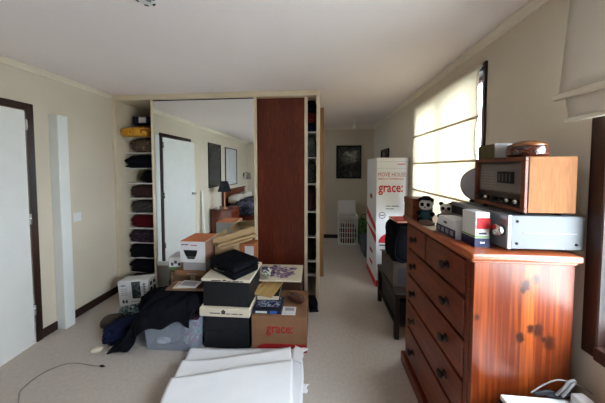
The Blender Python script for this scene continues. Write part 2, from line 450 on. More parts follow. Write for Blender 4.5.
struct(wall_panel('wall_left', 'X', XL, -0.12, YB, YF, 0, ZC, [DOOR, FILL_WIN], m_wall), 'cream painted wall with the white door', 'wall')
struct(wall_panel('wall_right', 'X', XR, 0.14, YB, YF, 0, ZC, [WIN1, WIN2], m_wall), 'cream painted wall with the blinds', 'wall')
struct(wall_panel('wall_far', 'Y', YF, 0.12, XL, XR, 0, ZC, [], m_wall), 'cream wall at the end of the passage', 'wall')
struct(wall_panel('wall_behind', 'Y', YB, -0.14, XL, XR, 0, ZC, [], m_wall), 'cream wall behind the bed', 'wall')
struct(box('ground', -14, 22, -22, 16, -0.5, -0.4, m_grass), 'pale paving outside the windows', 'ground')
struct(box('wall_landing', XL - 1.2, XL - 1.1, 0.4, 2.7, 0, ZC, m_wall), 'dim landing wall beyond the open door', 'wall')

def cornice(name, axis, pos, sgn, a0, a1):
    prof = [(0, 0), (0.040, 0), (0.040, -0.008), (0.034, -0.010), (0.022, -0.022), (0.012, -0.032), (0.010, -0.040), (0, -0.044)]
    bm = bmesh.new(); A = []; B = []
    for d, z in prof:
        p = (pos + sgn * d, a0, ZC + z) if axis == 'X' else (a0, pos + sgn * d, ZC + z)
        q = (pos + sgn * d, a1, ZC + z) if axis == 'X' else (a1, pos + sgn * d, ZC + z)
        A.append(bm.verts.new(p)); B.append(bm.verts.new(q))
    n = len(prof)
    for i in range(n): bm.faces.new((A[i], A[(i + 1) % n], B[(i + 1) % n], B[i]))
    bm.faces.new(A); bm.faces.new(B[::-1])
    return struct(from_bm(name, bm, m_corn), 'cream cornice moulding along the ceiling edge', 'cornice')
YW = 2.49                                              # front plane of the wardrobe
cornice('trim_1', 'X', XL, 1, YB, YW)
cornice('trim_2', 'X', XR, -1, YB, YF)
cornice('trim_3', 'Y', YF, -1, XL, XR)
cornice('trim_4', 'Y', YB, 1, XL, XR)
def skirting(name, axis, pos, sgn, a0, a1):
    t, h = 0.016, 0.082
    lo, hi = sorted((pos, pos + sgn * t))
    if axis == 'X': o = box(name, lo, hi, a0, a1, 0, h, m_base, bev=0.004)
    else: o = box(name, a0, a1, lo, hi, 0, h, m_base, bev=0.004)
    return struct(o, 'dark stained skirting board', 'skirting')
skirting('baseboard_left', 'X', XL, 1, 1.942, YW)
skirting('baseboard_left', 'X', XL, 1, 1.742, 1.855)
skirting('baseboard_left', 'X', XL, 1, YB, 0.922)
skirting('baseboard_far', 'Y', YF, -1, XL, XR - 0.02)
skirting('baseboard_right', 'X', XR, -1, YB, YF)
skirting('baseboard_behind', 'Y', YB, 1, XL, XR - 0.02)

# door_1: dark frame, white leaf a little ajar, hinged on the side next to the wardrobe
d = empty('door_1', (XL, DOOR[1], 0)); struct(d, 'white flush door standing slightly ajar in a dark frame', 'door')
box('jamb', -0.12, 0.022, 0.0, 0.050, 0, 2.08, m_dark, d, 0.004)
box('jamb', -0.12, 0.022, DOOR[0] - DOOR[1] - 0.062, DOOR[0] - DOOR[1], 0, 2.08, m_dark, d, 0.004)
box('head', -0.12, 0.0219, DOOR[0] - DOOR[1], 0.0, 2.018, 2.08, m_dark, d, 0.004)
AJ = math.radians(9.0)
lf = box('leaf', -0.036, 0.0, -0.70, -0.006, 0.008, 2.008, m_door, d, 0.002, loc=(0.018, -0.002, 0), rot=(0, 0, AJ))
for z in (0.25, 1.05, 1.85):
    lathe('hinge', [(0.008, 0), (0.008, 0.09)], m_chrome, lf, (0.008, -0.004, z), n=10)
kn = lathe('door_knob', [(0.026, 0), (0.026, 0.006), (0.010, 0.010), (0.010, 0.03), (0.026, 0.042), (0.028, 0.055), (0.02, 0.066), (0.0, 0.068)], m_chrome, lf, (0.0, -0.64, 1.06), (0, PI / 2, 0), n=18)

# boxed-in white column on the left wall
p = struct(box('trim_pipe_boxing', XL, -2.405, 1.855, 1.94, 0, 2.02, m_white, bev=0.004), 'slim white boxed-in column against the left wall', 'column')
# light switch
sw = thing('light_switch', 'small white light switch plate on the left wall', 'switch', (XL, 2.065, 1.03))
box('plate', 0, 0.008, -0.036, 0.036, -0.045, 0.045, m_plastic, sw, 0.002)
for dy in (-0.014, 0.014): box('rocker', 0.008, 0.012, dy - 0.008, dy + 0.008, -0.012, 0.012, m_plastic, sw, 0.001)
# smoke alarm on the near ceiling, light fitting over the passage
sm = thing('smoke_alarm', 'round white smoke alarm on the near ceiling', 'smoke alarm', (-0.872, 1.062, ZC))
lathe('housing', [(0.055, 0), (0.055, -0.016), (0.046, -0.034), (0.03, -0.038), (0, -0.038)], m_plastic, sm)
lathe('test_button', [(0.012, -0.038), (0.012, -0.042), (0, -0.042)], m_cgrey, sm, (0.02, 0.0, 0), n=14)
for i in range(6):
    a = i * PI / 3
    box('slot', 0.036, 0.046, -0.009, 0.009, -0.0375, -0.034, m_ink, sm, rot=(0, 0, a))
cl = thing('ceiling_light', 'white bare-bulb batten light over the passage', 'light', (0.60, 4.15, ZC))
lathe('base', [(0.06, 0), (0.06, -0.012), (0.035, -0.022), (0, -0.022)], m_plastic, cl)
lathe('lamp_holder', [(0.022, -0.02), (0.022, -0.065), (0, -0.065)], m_plastic, cl, n=16)
lathe('bulb', [(0.014, -0.062), (0.03, -0.10), (0.034, -0.125), (0.026, -0.15), (0, -0.16)], M('opal_bulb', (226, 222, 210), 0.3, var=0.01), cl, n=18)

# ------------------------------------------------------------------ windows and blinds
def window(name, axis, hole, label, fw=0.055):
    w = struct(empty(name, (XR, hole[0], hole[2]) if axis == 'X' else (hole[0], YB, hole[2])), label, 'window')
    L, Hh = hole[1] - hole[0], hole[3] - hole[2]
    def bar(nm, a0, a1, z0, z1, d0, d1, mat=m_dark, bev=0.004):
        if axis == 'X': return box(nm, d0, d1, a0, a1, z0, z1, mat, w, bev)
        return box(nm, a0, a1, -d1, -d0, z0, z1, mat, w, bev)
    bar('architrave', -fw + 0.02, 0.02, -0.035, Hh + 0.035, -0.016, 0.13)
    bar('architrave', L - 0.02, L + fw - 0.02, -0.035, Hh + 0.035, -0.016, 0.13)
    bar('architrave', 0.02, L - 0.02, Hh - 0.02, Hh + fw - 0.02, -0.016, 0.13)
    bar('sill', 0.02, L - 0.02, -0.035, 0.02, -0.030, 0.13)
    n = 3 if L > 2 else 2
    for i in range(n):
        a0 = 0.02 + (L - 0.04) * i / n; a1 = 0.02 + (L - 0.04) * (i + 1) / n
        bar('sash_stile', a0, a0 + 0.035, 0.02, Hh - 0.02, 0.05, 0.085, m_dark, 0.003)
        bar('sash_stile', a1 - 0.035, a1, 0.02, Hh - 0.02, 0.05, 0.085, m_dark, 0.003)
        bar('sash_rail', a0 + 0.035, a1 - 0.035, 0.02, 0.06, 0.05, 0.085, m_dark, 0.003)
        bar('sash_rail', a0 + 0.035, a1 - 0.035, Hh - 0.06, Hh - 0.02, 0.05, 0.085, m_dark, 0.003)
        bar('pane', a0 + 0.03, a1 - 0.03, 0.055, Hh - 0.055, 0.066, 0.070, m_glass, 0)
    return w
window('window_1', 'X', WIN1, 'dark framed window under the lowered cream blind', 0.028)
window('window_2', 'X', WIN2, 'dark framed window under the raised cream blind')


w3 = struct(empty('fill_window', (XL, FILL_WIN[0], FILL_WIN[2])), 'small unseen window added behind the wardrobe to brighten the passage', 'window')  # added out of view, only to brighten the dark passage
for a0, a1, z0, z1 in ((0, 0.45, 0, 0.03), (0, 0.45, 0.44, 0.47), (0, 0.03, 0.03, 0.44), (0.42, 0.45, 0.03, 0.44)): box('frame_bar', -0.10, 0.012, a0, a1, z0, z1, m_dark, w3, 0.003)
box('pane', -0.06, -0.056, 0.025, 0.425, 0.025, 0.445, m_glass, w3)

# lowered blind: cream linen with three dowel pockets
bl = thing('roman_blind', 'lowered cream roman blind glowing over the far window', 'blind', (1.101, 1.652, 0))
BL = 1.085
zs = [2.245, 1.89, 1.585, 1.28, 0.98]
box('headrail', -0.012, 0.013, 0, BL, 2.215, 2.245, m_white, bl, 0.003)
for i in range(4):
    za, zb = zs[i], zs[i + 1]
    def fn(u, v, za=za, zb=zb, i=i):
        y = u * BL; z = za + (zb - za) * v
        x = -0.014 - 0.012 * math.sin(v * PI) * (0.6 + 0.4 * math.sin(u * 5 + i)) - 0.004 * math.sin(u * 38 + i * 2) * math.sin(v * PI)
        return (x, y, z)
    sheet('fabric_panel', fn, 40, 10, 0.0015, m_blind, bl)
    box('dowel_pocket', -0.026, -0.008, 0, BL, zb - 0.008, zb + 0.006, M('blind_tape', (190, 172, 138), 0.8, var=0.05), bl, 0.003)

# raised blind over the near window: one flat panel and two gathered folds
br = thing('roman_blind', 'raised cream roman blind gathered above the near window', 'blind', (1.085, -0.53, 0))
BR = 1.605
box('headrail', -0.014, 0.022, 0, BR, 2.27, 2.30, m_white, br, 0.003)
def f1(u, v):
    return (-0.016 - 0.035 * v - 0.006 * math.sin(u * 16) * v, u * BR, 2.29 - (2.29 - 1.845) * v)
sheet('fabric_panel', f1, 40, 8, 0.002, m_blind2, br)
box('dowel_pocket', -0.070, -0.045, 0, BR + 0.01, 1.826, 1.850, m_corn, br, 0.005, 2)
def f2(u, v):
    return (-0.044 + 0.018 * v - 0.004 * math.sin(u * 14 + 1), BR * (0.0 + 0.985 * u), 1.835 - 0.095 * v)
sheet('fabric_fold', f2, 40, 5, 0.002, m_blind2, br)
def f3(u, v):
    return (-0.020 + 0.012 * v - 0.003 * math.sin(u * 12 + 2), BR * (0.0 + 0.985 * u), 1.835 - 0.075 * v)
sheet('fabric_fold', f3, 40, 5, 0.002, m_blind2, br)
box('dowel_pocket', -0.042, -0.022, 0, BR * 0.99, 1.728, 1.746, m_corn, br, 0.005, 2)
# raised blind on the window behind the camera
# ------------------------------------------------------------------ wardrobe
wd = thing('wardrobe', 'built-in sliding wardrobe with a mirror door and a reddish wood door', 'wardrobe', (XL, YW, 0))
WX = 2.485; WD = 0.60; WH = 2.395
box('end_panel', 0.004, 0.045, 0.0, WD, 0, WH - 0.06, m_trim, wd, 0.002)
box('end_panel', WX - 0.038, WX, 0.0, WD, 0, WH - 0.06, m_trim, wd, 0.002)
box('header', 0.004, WX + 0.004, -0.012, WD, WH - 0.06, WH - 0.001, m_trim, wd, 0.002)
box('back_panel', 0.045, WX - 0.038, WD - 0.016, WD, 0.0, WH - 0.06, M('wardrobe_inside', (206, 202, 192), 0.7, var=0.03), wd)
box('floor_track', 0.045, WX - 0.038, 0.03, 0.11, 0.0, 0.014, m_chrome, wd, 0.002)
box('edge_strip', WX, WX + 0.055, WD, WD + 0.03, 0, 2.36, M('tan_edge_timber', (150, 110, 66), 0.6, var=0.06), wd, 0.002)
box('divider', 0.505, 0.525, 0.13, WD - 0.016, 0.0, WH - 0.06, m_white, wd)
box('divider', 2.245, 2.262, 0.13, WD - 0.016, 0.0, WH - 0.06, m_white, wd)
md = box('mirror_door', 0.492, 1.762, 0.012, 0.036, 0.02, WH - 0.062, m_black, wd)
box('mirror', 0.518, 1.734, 0.0095, 0.0119, 0.045, WH - 0.075, m_mirror, md)
box('door_stile', 0.488, 0.518, 0.002, 0.040, 0.014, WH - 0.0605, m_trim, md, 0.003)
box('door_stile', 1.734, 1.764, 0.002, 0.040, 0.014, WH - 0.0605, m_trim, md, 0.003)
box('door_rail', 0.518, 1.734, 0.004, 0.012, 0.014, 0.046, m_trim, md, 0.002)
wdoor = box('wood_door', 1.70, 2.328, 0.062, 0.084, 0.014, WH - 0.062, m_mahog, wd)
box('door_stile', 2.310, 2.346, 0.052, 0.092, 0.014, WH - 0.0605, m_trim, wdoor, 0.003)
SH = [1.956, 1.728, 1.532, 1.344, 1.154, 0.963, 0.771, 0.587, 0.391, 0.206]
m_shelf = M('white_shelf', (212, 210, 204), 0.6, var=0.02)
for z in SH: box('shelf', 0.045, 0.505, 0.125, WD - 0.017, z - 0.016, z, m_shelf, wd, 0.002)
SR = [1.955, 1.66, 1.35, 1.02, 0.72, 0.43, 0.265]
for z in SR: box('shelf', 2.262, WX - 0.038, 0.10, WD - 0.017, z - 0.014, z, m_shelf, wd, 0.002)

# things on the left shelves: (name, label, category, material, x0, x1 px-free metres in the bay, y front, depth, height, shelf z)
m_gold = blotch('hi_vis_yellow', [(196, 140, 40), (214, 160, 52), (150, 96, 26)], 9)
m_camo = blotch('brown_camouflage', [(72, 60, 46), (98, 82, 62), (44, 40, 34), (120, 104, 84)], 18)
m_maroon = M('maroon_knit', (74, 12, 20), 0.95, var=0.25, scale=20, bump=0.3, bscale=150, spec=0.1)
m_dkred = blotch('dark_tartan', [(30, 14, 16), (62, 20, 22), (20, 14, 16), (44, 30, 28)], 26)
m_dkpat = blotch('grey_pattern', [(24, 24, 26), (70, 68, 66), (34, 32, 34), (16, 16, 18)], 40)
m_navy = M('navy_cloth', (24, 30, 58), 0.9, var=0.2, scale=18, bump=0.2, bscale=200, spec=0.1)
m_purple = blotch('black_purple', [(16, 14, 20), (22, 18, 26), (70, 40, 64), (14, 12, 16)], 12)
m_denim = M('blue_denim', (62, 80, 116), 0.9, var=0.15, scale=40, bump=0.2, bscale=300, spec=0.1)
BX = XL
def garment(label, mat, x0, x1, y0, y1, z, h, seed, amp=0.14, layers=3, cat='clothes', name='folded_garment', pw=4.0, grp='clothes on the wardrobe shelves'):
    o = lump(name, x1 - x0, y1 - y0, h, mat, None, (BX + (x0 + x1) / 2, YW + (y0 + y1) / 2, z + 0.0005), None, seed, pw, amp, 2.6, layers)
    return tag(o, label, cat, grp)
S_ = SH
o = thing('shoe_box', 'dark blue and white box on the top wardrobe shelf', 'box', (BX + 0.215, YW + 0.26, 2.0855), 0.08)
box('body', -0.10, 0.10, -0.1, 0.1, 0.0, 0.10, M('navy_carton', (26, 34, 70), 0.6, var=0.1), o, 0.003)
decal('label_print', -0.02, 0.07, 0.02, 0.085, -0.1, m_cwhite, o)
garment('brown and red bag under the blue box in the wardrobe', blotch('brown_red_bag', [(92, 44, 26), (120, 62, 40), (60, 30, 22)], 10), 0.10, 0.40, 0.165, 0.46, S_[0], 0.128, 11, 0.05, 0, 'bag', 'cloth_bag')
garment('bright yellow hi-vis garment spilling off the top shelf', m_gold, 0.049, 0.43, 0.03, 0.158, S_[0] - 0.035, 0.105, 12, 0.16, 2)
garment('yellow and black striped cloth beside the mirror, top shelf', blotch('black_gold', [(30, 24, 16), (160, 124, 60), (20, 16, 12), (90, 70, 36)], 24), 0.425, 0.503, 0.165, 0.45, S_[0], 0.22, 13, 0.05, 4)
garment('brown camouflage garment on the second shelf', m_camo, 0.09, 0.50, 0.10, 0.54, S_[1], 0.185, 14, 0.10, 2)
garment('black coat bulging over the edge of the third shelf', m_blackf, 0.052, 0.50, 0.05, 0.54, S_[2], 0.165, 15, 0.09, 2)
garment('small stack of black tops on the fourth shelf', m_blackf, 0.22, 0.50, 0.11, 0.54, S_[3], 0.16, 16, 0.05, 5)
garment('dark tartan shirts on the fifth shelf', m_dkred, 0.075, 0.44, 0.10, 0.54, S_[4], 0.165, 17, 0.07, 4)
garment('grey patterned scarf on the sixth shelf', m_dkpat, 0.08, 0.47, 0.09, 0.54, S_[5], 0.155, 18, 0.09, 3)
garment('deep maroon jumpers stacked on the seventh shelf', m_maroon, 0.075, 0.50, 0.09, 0.54, S_[6], 0.165, 19, 0.06, 3)
garment('black and purple clothes on the eighth shelf', m_purple, 0.06, 0.50, 0.08, 0.54, S_[7], 0.16, 20, 0.10, 2)
garment('black trousers on the ninth shelf of the wardrobe', m_blackf, 0.055, 0.50, 0.07, 0.54, S_[8], 0.17, 21, 0.10, 3)
garment('black bundle on the lowest wardrobe shelf', m_blackf, 0.06, 0.50, 0.07, 0.54, S_[9], 0.16, 22, 0.07, 2)
garment('dark brown bag on the wardrobe floor', M('dark_brown_cloth', (36, 26, 22), 0.9, var=0.2), 0.06, 0.49, 0.06, 0.54, 0.0, 0.18, 23, 0.05, 0, 'bag', 'cloth_bag')
def fd(u, v):
    return (0.455 + 0.05 * u + 0.006 * math.sin(v * 6), 0.085 - 0.02 * math.sin(u * 3) + 0.012 * math.sin(v * 5 + u * 2), 1.352 - 0.43 * v - 0.03 * u)
o = sheet('hanging_jeans', fd, 6, 16, 0.012, m_denim, None, (BX, YW, 0)); tag(o, 'blue denim hanging down beside the mirror door', 'jeans')
# things on the narrow right shelves
m_rr = M('red_cloth', (96, 18, 22), 0.9, var=0.2)
for lab, mt, z, h, sd in (('black hat box above the red bundle in the narrow bay', m_blackf, 2.19, 0.14, 31), ('red bundle near the top of the narrow bay', m_rr, 2.07, 0.118, 32),
                          ('dark blue bundle under the red one in the narrow bay', m_navy, 1.955, 0.113, 33), ('grey paper files standing in the narrow bay', M('grey_files', (74, 76, 78), 0.8, var=0.3, scale=30), 1.66, 0.24, 34),
                          ('black cloth with a grey print in the narrow bay', m_dkpat, 1.35, 0.26, 35), ('maroon cloth below eye level in the narrow bay', m_dkred, 1.02, 0.28, 36),
                          ('black bag on the lower part of the narrow bay', m_blackf, 0.72, 0.22, 37), ('dark brown cloth low in the narrow bay', MATS['dark_brown_cloth'], 0.43, 0.2, 38), ('black box on the lowest narrow shelf', m_black, 0.265, 0.11, 39)):
    garment(lab, mt, 2.268, 2.44, 0.13, 0.55, z, h, sd, 0.04, 2, 'clothes', 'folded_garment', 8.0, 'things in the narrow wardrobe bay')
o = thing('shoe', 'black shoe on the carpet at the wardrobe corner', 'shoe', (-0.085, 2.40, 0), 0.15)
box('sole', -0.05, 0.05, -0.10, 0.06, 0, 0.018, m_blackp, o, 0.006, 2)
lump('upper', 0.10, 0.165, 0.075, m_blackf, o, (0, -0.02, 0.016), None, 41, 3, 0.05)

# ------------------------------------------------------------------ chest of drawers
CX0, CX1, CY0, CY1, CZ = 0.660, 1.062, 1.005, 1.755, 1.17
ch = thing('chest_of_drawers', 'tall orange pine chest of drawers with dark knobs', 'chest', (CX0, CY0, 0))
cw, cl_ = CX1 - CX0, CY1 - CY0
box('side_panel', 0.004, cw, 0.0, 0.020, 0.0, CZ - 0.03, m_pine, ch, 0.002)
box('side_panel', 0.004, cw, cl_ - 0.020, cl_, 0.0, CZ - 0.03, m_pine, ch, 0.002)
box('back_panel', cw - 0.010, cw, 0.020, cl_ - 0.020, 0.05, CZ - 0.03, m_pine_h, ch)
tp = box('top', -0.024, cw + 0.008, -0.026, cl_ + 0.026, CZ - 0.030, CZ, m_pine_top, ch, 0.009, 3)
box('moulding', -0.014, cw, -0.011, cl_ + 0.011, CZ - 0.044, CZ - 0.030, m_pine_top, ch, 0.004)
box('plinth', -0.024, 0.02, -0.014, cl_ + 0.02, 0.0, 0.085, m_pine_h, ch, 0.006)
box('stile', 0.0, 0.022, 0.0205, 0.048, 0.085, CZ - 0.044, m_pine_h, ch, 0.002)
box('stile', 0.0, 0.022, cl_ - 0.048, cl_ - 0.0205, 0.085, CZ - 0.044, m_pine_h, ch, 0.002)
rows = [1.122, 0.940, 0.742, 0.545, 0.345, 0.095]
for z in rows[1:-1]: box('rail', 0.008, 0.03, 0.048, cl_ - 0.048, z - 0.007, z + 0.007, m_espresso, ch)
def knob(par, y, z):
    lathe('knob', [(0.022, 0), (0.021, 0.003), (0.010, 0.006), (0.011, 0.016), (0.022, 0.025), (0.022, 0.033), (0.012, 0.038), (0, 0.039)], m_espresso, par, (-0.006, y, z), (0, -PI / 2, 0), n=16)
def drawer(y0, y1, z0, z1, ks):
    dr = box('drawer', -0.006, 0.30, y0, y1, z0 + 0.009, z1 - 0.009, m_pine_h, ch, 0.005, 2)
    for k in ks: knob(dr, k, (z0 + z1) / 2)
mid = cl_ * 0.57
drawer(0.051, mid - 0.008, rows[1], rows[0], [0.19]); drawer(mid + 0.008, cl_ - 0.051, rows[1], rows[0], [cl_ - 0.17])
box('stile', 0.002, 0.03, mid - 0.006, mid + 0.006, rows[1], rows[0], m_espresso, ch)
for i in range(1, 5): drawer(0.051, cl_ - 0.051, rows[i + 1], rows[i], [0.185, cl_ - 0.165])

# ------------------------------------------------------------------ on the chest
# silver amplifier, its front turned to the room
AX0, AX1, AY0, AY1, AZ0, AZ1 = 0.798, 1.095, 1.005, 1.42, CZ + 0.016, CZ + 0.158
am = thing('amplifier', 'silver hi-fi amplifier under the wooden radio', 'amplifier', (AX0, AY0, CZ))
aw, al = AX1 - AX0, AY1 - AY0
box('case', 0.012, aw, 0.004, al - 0.004, 0.016, 0.158, m_silver, am, 0.003)
fp = box('front_panel', -0.006, 0.012, 0.0, al, 0.014, 0.162, m_silverf, am, 0.004, 2)
box('side_trim', 0.06, aw - 0.03, 0.0015, 0.004, 0.084, 0.088, m_cgrey, am)
for (x, z) in ((0.035, 0.135), (0.035, 0.04), (aw - 0.03, 0.04)):
    lathe('screw', [(0.006, 0), (0.006, 0.002), (0, 0.003)], m_iron, am, (x, 0.004, z), (PI / 2, 0, 0), n=12)
for x in (0.05, aw - 0.05):
    for y in (0.05, al - 0.05): lathe('foot', [(0.02, 0.001), (0.022, 0.016)], m_blackp, am, (x, y, 0), n=14)
box('display', -0.0075, -0.006, 0.20, 0.40, 0.095, 0.14, m_blackp, fp)
for y, r in ((0.034, 0.026), (0.15, 0.012), (0.20, 0.010), (0.24, 0.010), (0.28, 0.010), (0.36, 0.018)):
    z = 0.09 if y < 0.1 else 0.062
    lathe('control_knob', [(r, 0), (r, 0.022), (r * 0.9, 0.026), (0, 0.026)], m_chrome, fp, (-0.006, y, z), (0, -PI / 2, 0), n=18)

# wooden table radio on the amplifier
RZ = CZ + 0.165
rd = thing('table_radio', 'vintage wooden table radio on top of the silver amplifier', 'radio', (0.855, 1.003, RZ), 0.0)
rw, rl, rh = 0.197, 0.305, 0.245
for x in (0.03, rw - 0.03):
    for y in (0.04, rl - 0.04): lathe('foot', [(0.012, -0.006), (0.012, 0.008)], m_blackp, rd, (x, y, 0.0), n=10)
box('cabinet_side', 0.006, rw, 0.0, 0.014, 0.008, rh, m_oak, rd, 0.002)
box('cabinet_side', 0.006, rw, rl - 0.014, rl, 0.008, rh, m_oak, rd, 0.002)
box('cabinet_top', 0.006, rw, 0.014, rl - 0.014, rh - 0.014, rh, m_walnut, rd)
box('cabinet_base', 0.006, rw, 0.014, rl - 0.014, 0.008, 0.022, m_walnut, rd)
box('cabinet_back', rw - 0.01, rw, 0.014, rl - 0.014, 0.022, rh - 0.014, m_espresso, rd)
fr = M('radio_face_metal', (92, 84, 80), 0.45, metal=0.5, var=0.05)
rf = box('front_panel', 0.016, 0.03, 0.014, rl - 0.014, 0.022, rh - 0.014, fr, rd)
for nm, y0, y1, z0, z1 in (('bezel', 0.0, rl, 0.008, 0.024), ('bezel', 0.0, rl, rh - 0.018, rh), ('bezel', 0.0, 0.02, 0.024, rh - 0.018), ('bezel', rl - 0.016, rl, 0.024, rh - 0.018)):
    box(nm, -0.004, 0.0155, y0, y1, z0, z1, m_walnut, rf, 0.002)
gp = M('radio_glass_dial', (120, 112, 106), 0.15, var=0.05, spec=0.6)
box('dial_glass', 0.012, 0.0155, 0.03, 0.285, 0.085, rh - 0.03, gp, rf)
box('tuning_window', 0.009, 0.012, 0.070, 0.165, 0.125, 0.180, m_blackp, rf, 0.001)
for i in range(4): box('dial_mark', 0.0082, 0.009, 0.09 + i * 0.02, 0.093 + i * 0.02, 0.135, 0.170, gp, rf)
for i in range(6): box('station_line', 0.0105, 0.012, 0.175, 0.28, 0.105 + i * 0.014, 0.1063 + i * 0.014, m_cgrey, rf)
box('control_strip', 0.010, 0.0155, 0.022, 0.287, 0.026, 0.078, m_espresso, rf)
for y in (0.045, 0.09, 0.13, 0.17, 0.22, 0.265):
    lathe('control_knob', [(0.011, 0), (0.011, 0.014), (0.008, 0.018), (0, 0.018)], m_chrome if y in (0.045, 0.09, 0.22) else m_blackp, rf, (0.010, y, 0.047), (0, -PI / 2, 0), n=14)

# on the radio: a flat lidded box and a round wooden pot
RT = RZ + rh
o = thing('gift_box', 'flat white and olive box on the radio, left of the wooden pot', 'box', (0.915, 1.24, RT), 0.0)
box('body', -0.055, 0.080, -0.055, 0.06, 0, 0.072, M('olive_carton', (92, 80, 52), 0.7, var=0.06), o, 0.002)
box('end_flap', -0.054, 0.08, -0.0575, -0.0552, 0.003, 0.074, m_cwhite, o)
o = thing('wooden_pot', 'glossy round wooden pot with a lid on the radio', 'pot', (0.930, 1.093, RT))
m_gloss = wood('glossy_redwood', (66, 26, 14), (128, 62, 34), 0.18, 'X', 10, 1.5, (), 60, 0.6, 0.8)
lathe('bowl', [(0.054, 0), (0.066, 0.004), (0.071, 0.014), (0.071, 0.044), (0.066, 0.050)], m_gloss, o, n=32)
lathe('lid', [(0.068, 0.050), (0.066, 0.056), (0.050, 0.068), (0.028, 0.074), (0, 0.075)], wood('lid_redwood', (120, 70, 36), (176, 116, 64), 0.2, 'X', 10, 1.5, (), 60, 0.6, 0.8), o, n=32)

# round grey speaker disc leaning behind the radio
o = thing('round_speaker', 'grey round speaker disc standing on the amplifier behind the radio', 'speaker', (0.945, 1.395, CZ + 0.159), math.radians(48))
lathe('housing', [(0.02, -0.03), (0.075, -0.025), (0.100, -0.008), (0.103, 0.006), (0.098, 0.012)], M('grey_plastic', (110, 108, 112), 0.5, var=0.04), o, (0, 0.0, 0.104), (0, -PI / 2, 0), n=40)
lathe('grille', [(0.097, 0.011), (0.09, 0.016), (0.05, 0.019), (0, 0.020)], M('grille_grey', (164, 160, 164), 0.7, var=0.06, bump=0.4, bscale=300), o, (0, 0, 0.104), (0, -PI / 2, 0), n=40)
box('stand', -0.03, 0.03, -0.05, 0.05, 0.0, 0.012, m_blackp, o, 0.003)

# small medicine-type carton with a red and white label and a white scoop box behind it
o = thing('small_carton', 'small navy and white carton with a red panel beside the amplifier', 'carton', (0.732, 1.110, CZ), 0.03)
m_cnavy = M('navy_print', (34, 36, 74), 0.5, var=0.06)
box('body', -0.032, 0.032, -0.045, 0.045, 0, 0.160, m_cwhite, o, 0.002)
for (z0, z1, mt, nm) in ((0.0015, 0.042, m_cnavy, 'navy_band'), (0.044, 0.052, M('green_print', (120, 150, 90), 0.5, var=0.05), 'green_band'), (0.085, 0.135, m_red, 'red_panel')):
    box(nm, -0.0332 if nm != 'red_panel' else -0.026, 0.0332, -0.0462, -0.0449, z0, z1, mt, o)
    if nm != 'red_panel': box(nm, -0.0334, -0.0319, -0.0462, 0.046, z0, z1, mt, o)
small_print(1, 0.034, 0.018 * 0.5, (0.0, -0.0466, 0.064), '-Y', m_ink, o)
small_print(1, 0.02, 0.015 * 0.5, (0.0, -0.0468, 0.022), '-Y', m_cwhite, o)
o = thing('tissue_box', 'white and navy box lying behind the red-panelled carton', 'box', (0.715, 1.258, CZ), 0.03)
prism('body', [(-0.085, 0), (0.085, 0), (0.085, 0.05), (0.06, 0.095), (-0.085, 0.10)], -0.04, 0.04, m_cwhite, o, 'YZ')
box('navy_band', -0.0415, -0.0399, -0.086, 0.086, 0.0015, 0.045, m_cnavy, o)
small_print(1, 0.03, 0.024 * 0.5, (-0.0412, 0.0, 0.068), '-X', m_ink, o)
for i in range(4): box('picture_print', -0.0425, -0.0414, -0.07 + i * 0.04, -0.045 + i * 0.04, 0.012, 0.036, m_cgrey, o)

# wooden lidded box at the far end
o = thing('trinket_box', 'dark brown wooden box with a lid at the far end of the chest', 'box', (0.712, 1.69, CZ), 0.0)
box('body', -0.070, 0.070, -0.075, 0.075, 0, 0.100, m_walnut, o, 0.003)
box('lid', -0.074, 0.074, -0.079, 0.079, 0.1005, 0.145, m_walnut, o, 0.005, 2)
# panda soft toy
m_pw = M('white_plush', (206, 200, 192), 0.95, var=0.06, scale=30, bump=0.5, bscale=200, spec=0.05)
m_pb = M('black_plush', (20, 19, 22), 0.95, var=0.2, scale=30, bump=0.5, bscale=200, spec=0.05)
def plush(name, label, loc, rz, s, hat, body_mat):
    t = thing(name, label, 'soft toy', loc, rz)
    lump('body', 0.075 * s, 0.065 * s, 0.08 * s, body_mat, t, (0, 0, 0), None, 51, 2.2, 0.03)
    lump('head', 0.072 * s, 0.066 * s, 0.062 * s, m_pw, t, (0, -0.006 * s, 0.068 * s), None, 52, 2.2, 0.02)
    for sx in (-1, 1):
        lump('ear', 0.026 * s, 0.014 * s, 0.024 * s, m_pb, t, (sx * 0.028 * s, 0, 0.116 * s), None, 53, 2.2, 0.02, n=4)
        lump('eye_patch', 0.020 * s, 0.010 * s, 0.022 * s, m_pb, t, (sx * 0.015 * s, -0.036 * s, 0.092 * s), None, 54, 2.2, 0.02, n=4)
        lump('arm', 0.024 * s, 0.05 * s, 0.024 * s, m_pb, t, (sx * 0.036 * s, -0.022 * s, 0.038 * s), None, 55, 2.2, 0.02, n=4)
        lump('leg', 0.030 * s, 0.055 * s, 0.026 * s, m_pb, t, (sx * 0.026 * s, -0.042 * s, 0.0), None, 56, 2.2, 0.02, n=4)
    lump('nose', 0.010 * s, 0.008 * s, 0.008 * s, m_pb, t, (0, -0.042 * s, 0.086 * s), None, 57, 2.2, 0.0, n=3)
    if hat:
        lathe('hat', [(0.032 * s, 0), (0.033 * s, 0.004 * s), (0.028 * s, 0.012 * s), (0.016 * s, 0.021 * s), (0, 0.023 * s)], m_pb, t, (0, 0, 0.128 * s), n=18)
    return t
plush('panda_toy', 'panda soft toy in a black cap beside the brown wooden box', (0.712, 1.565, CZ), -0.55, 1.15, True, M('teal_plush', (42, 70, 78), 0.95, var=0.2))
plush('bear_toy', 'white and grey soft toy bear between panda and amplifier', (0.815, 1.512, CZ), -0.55, 1.0, False, M('grey_plush', (150, 144, 146), 0.95, var=0.08))
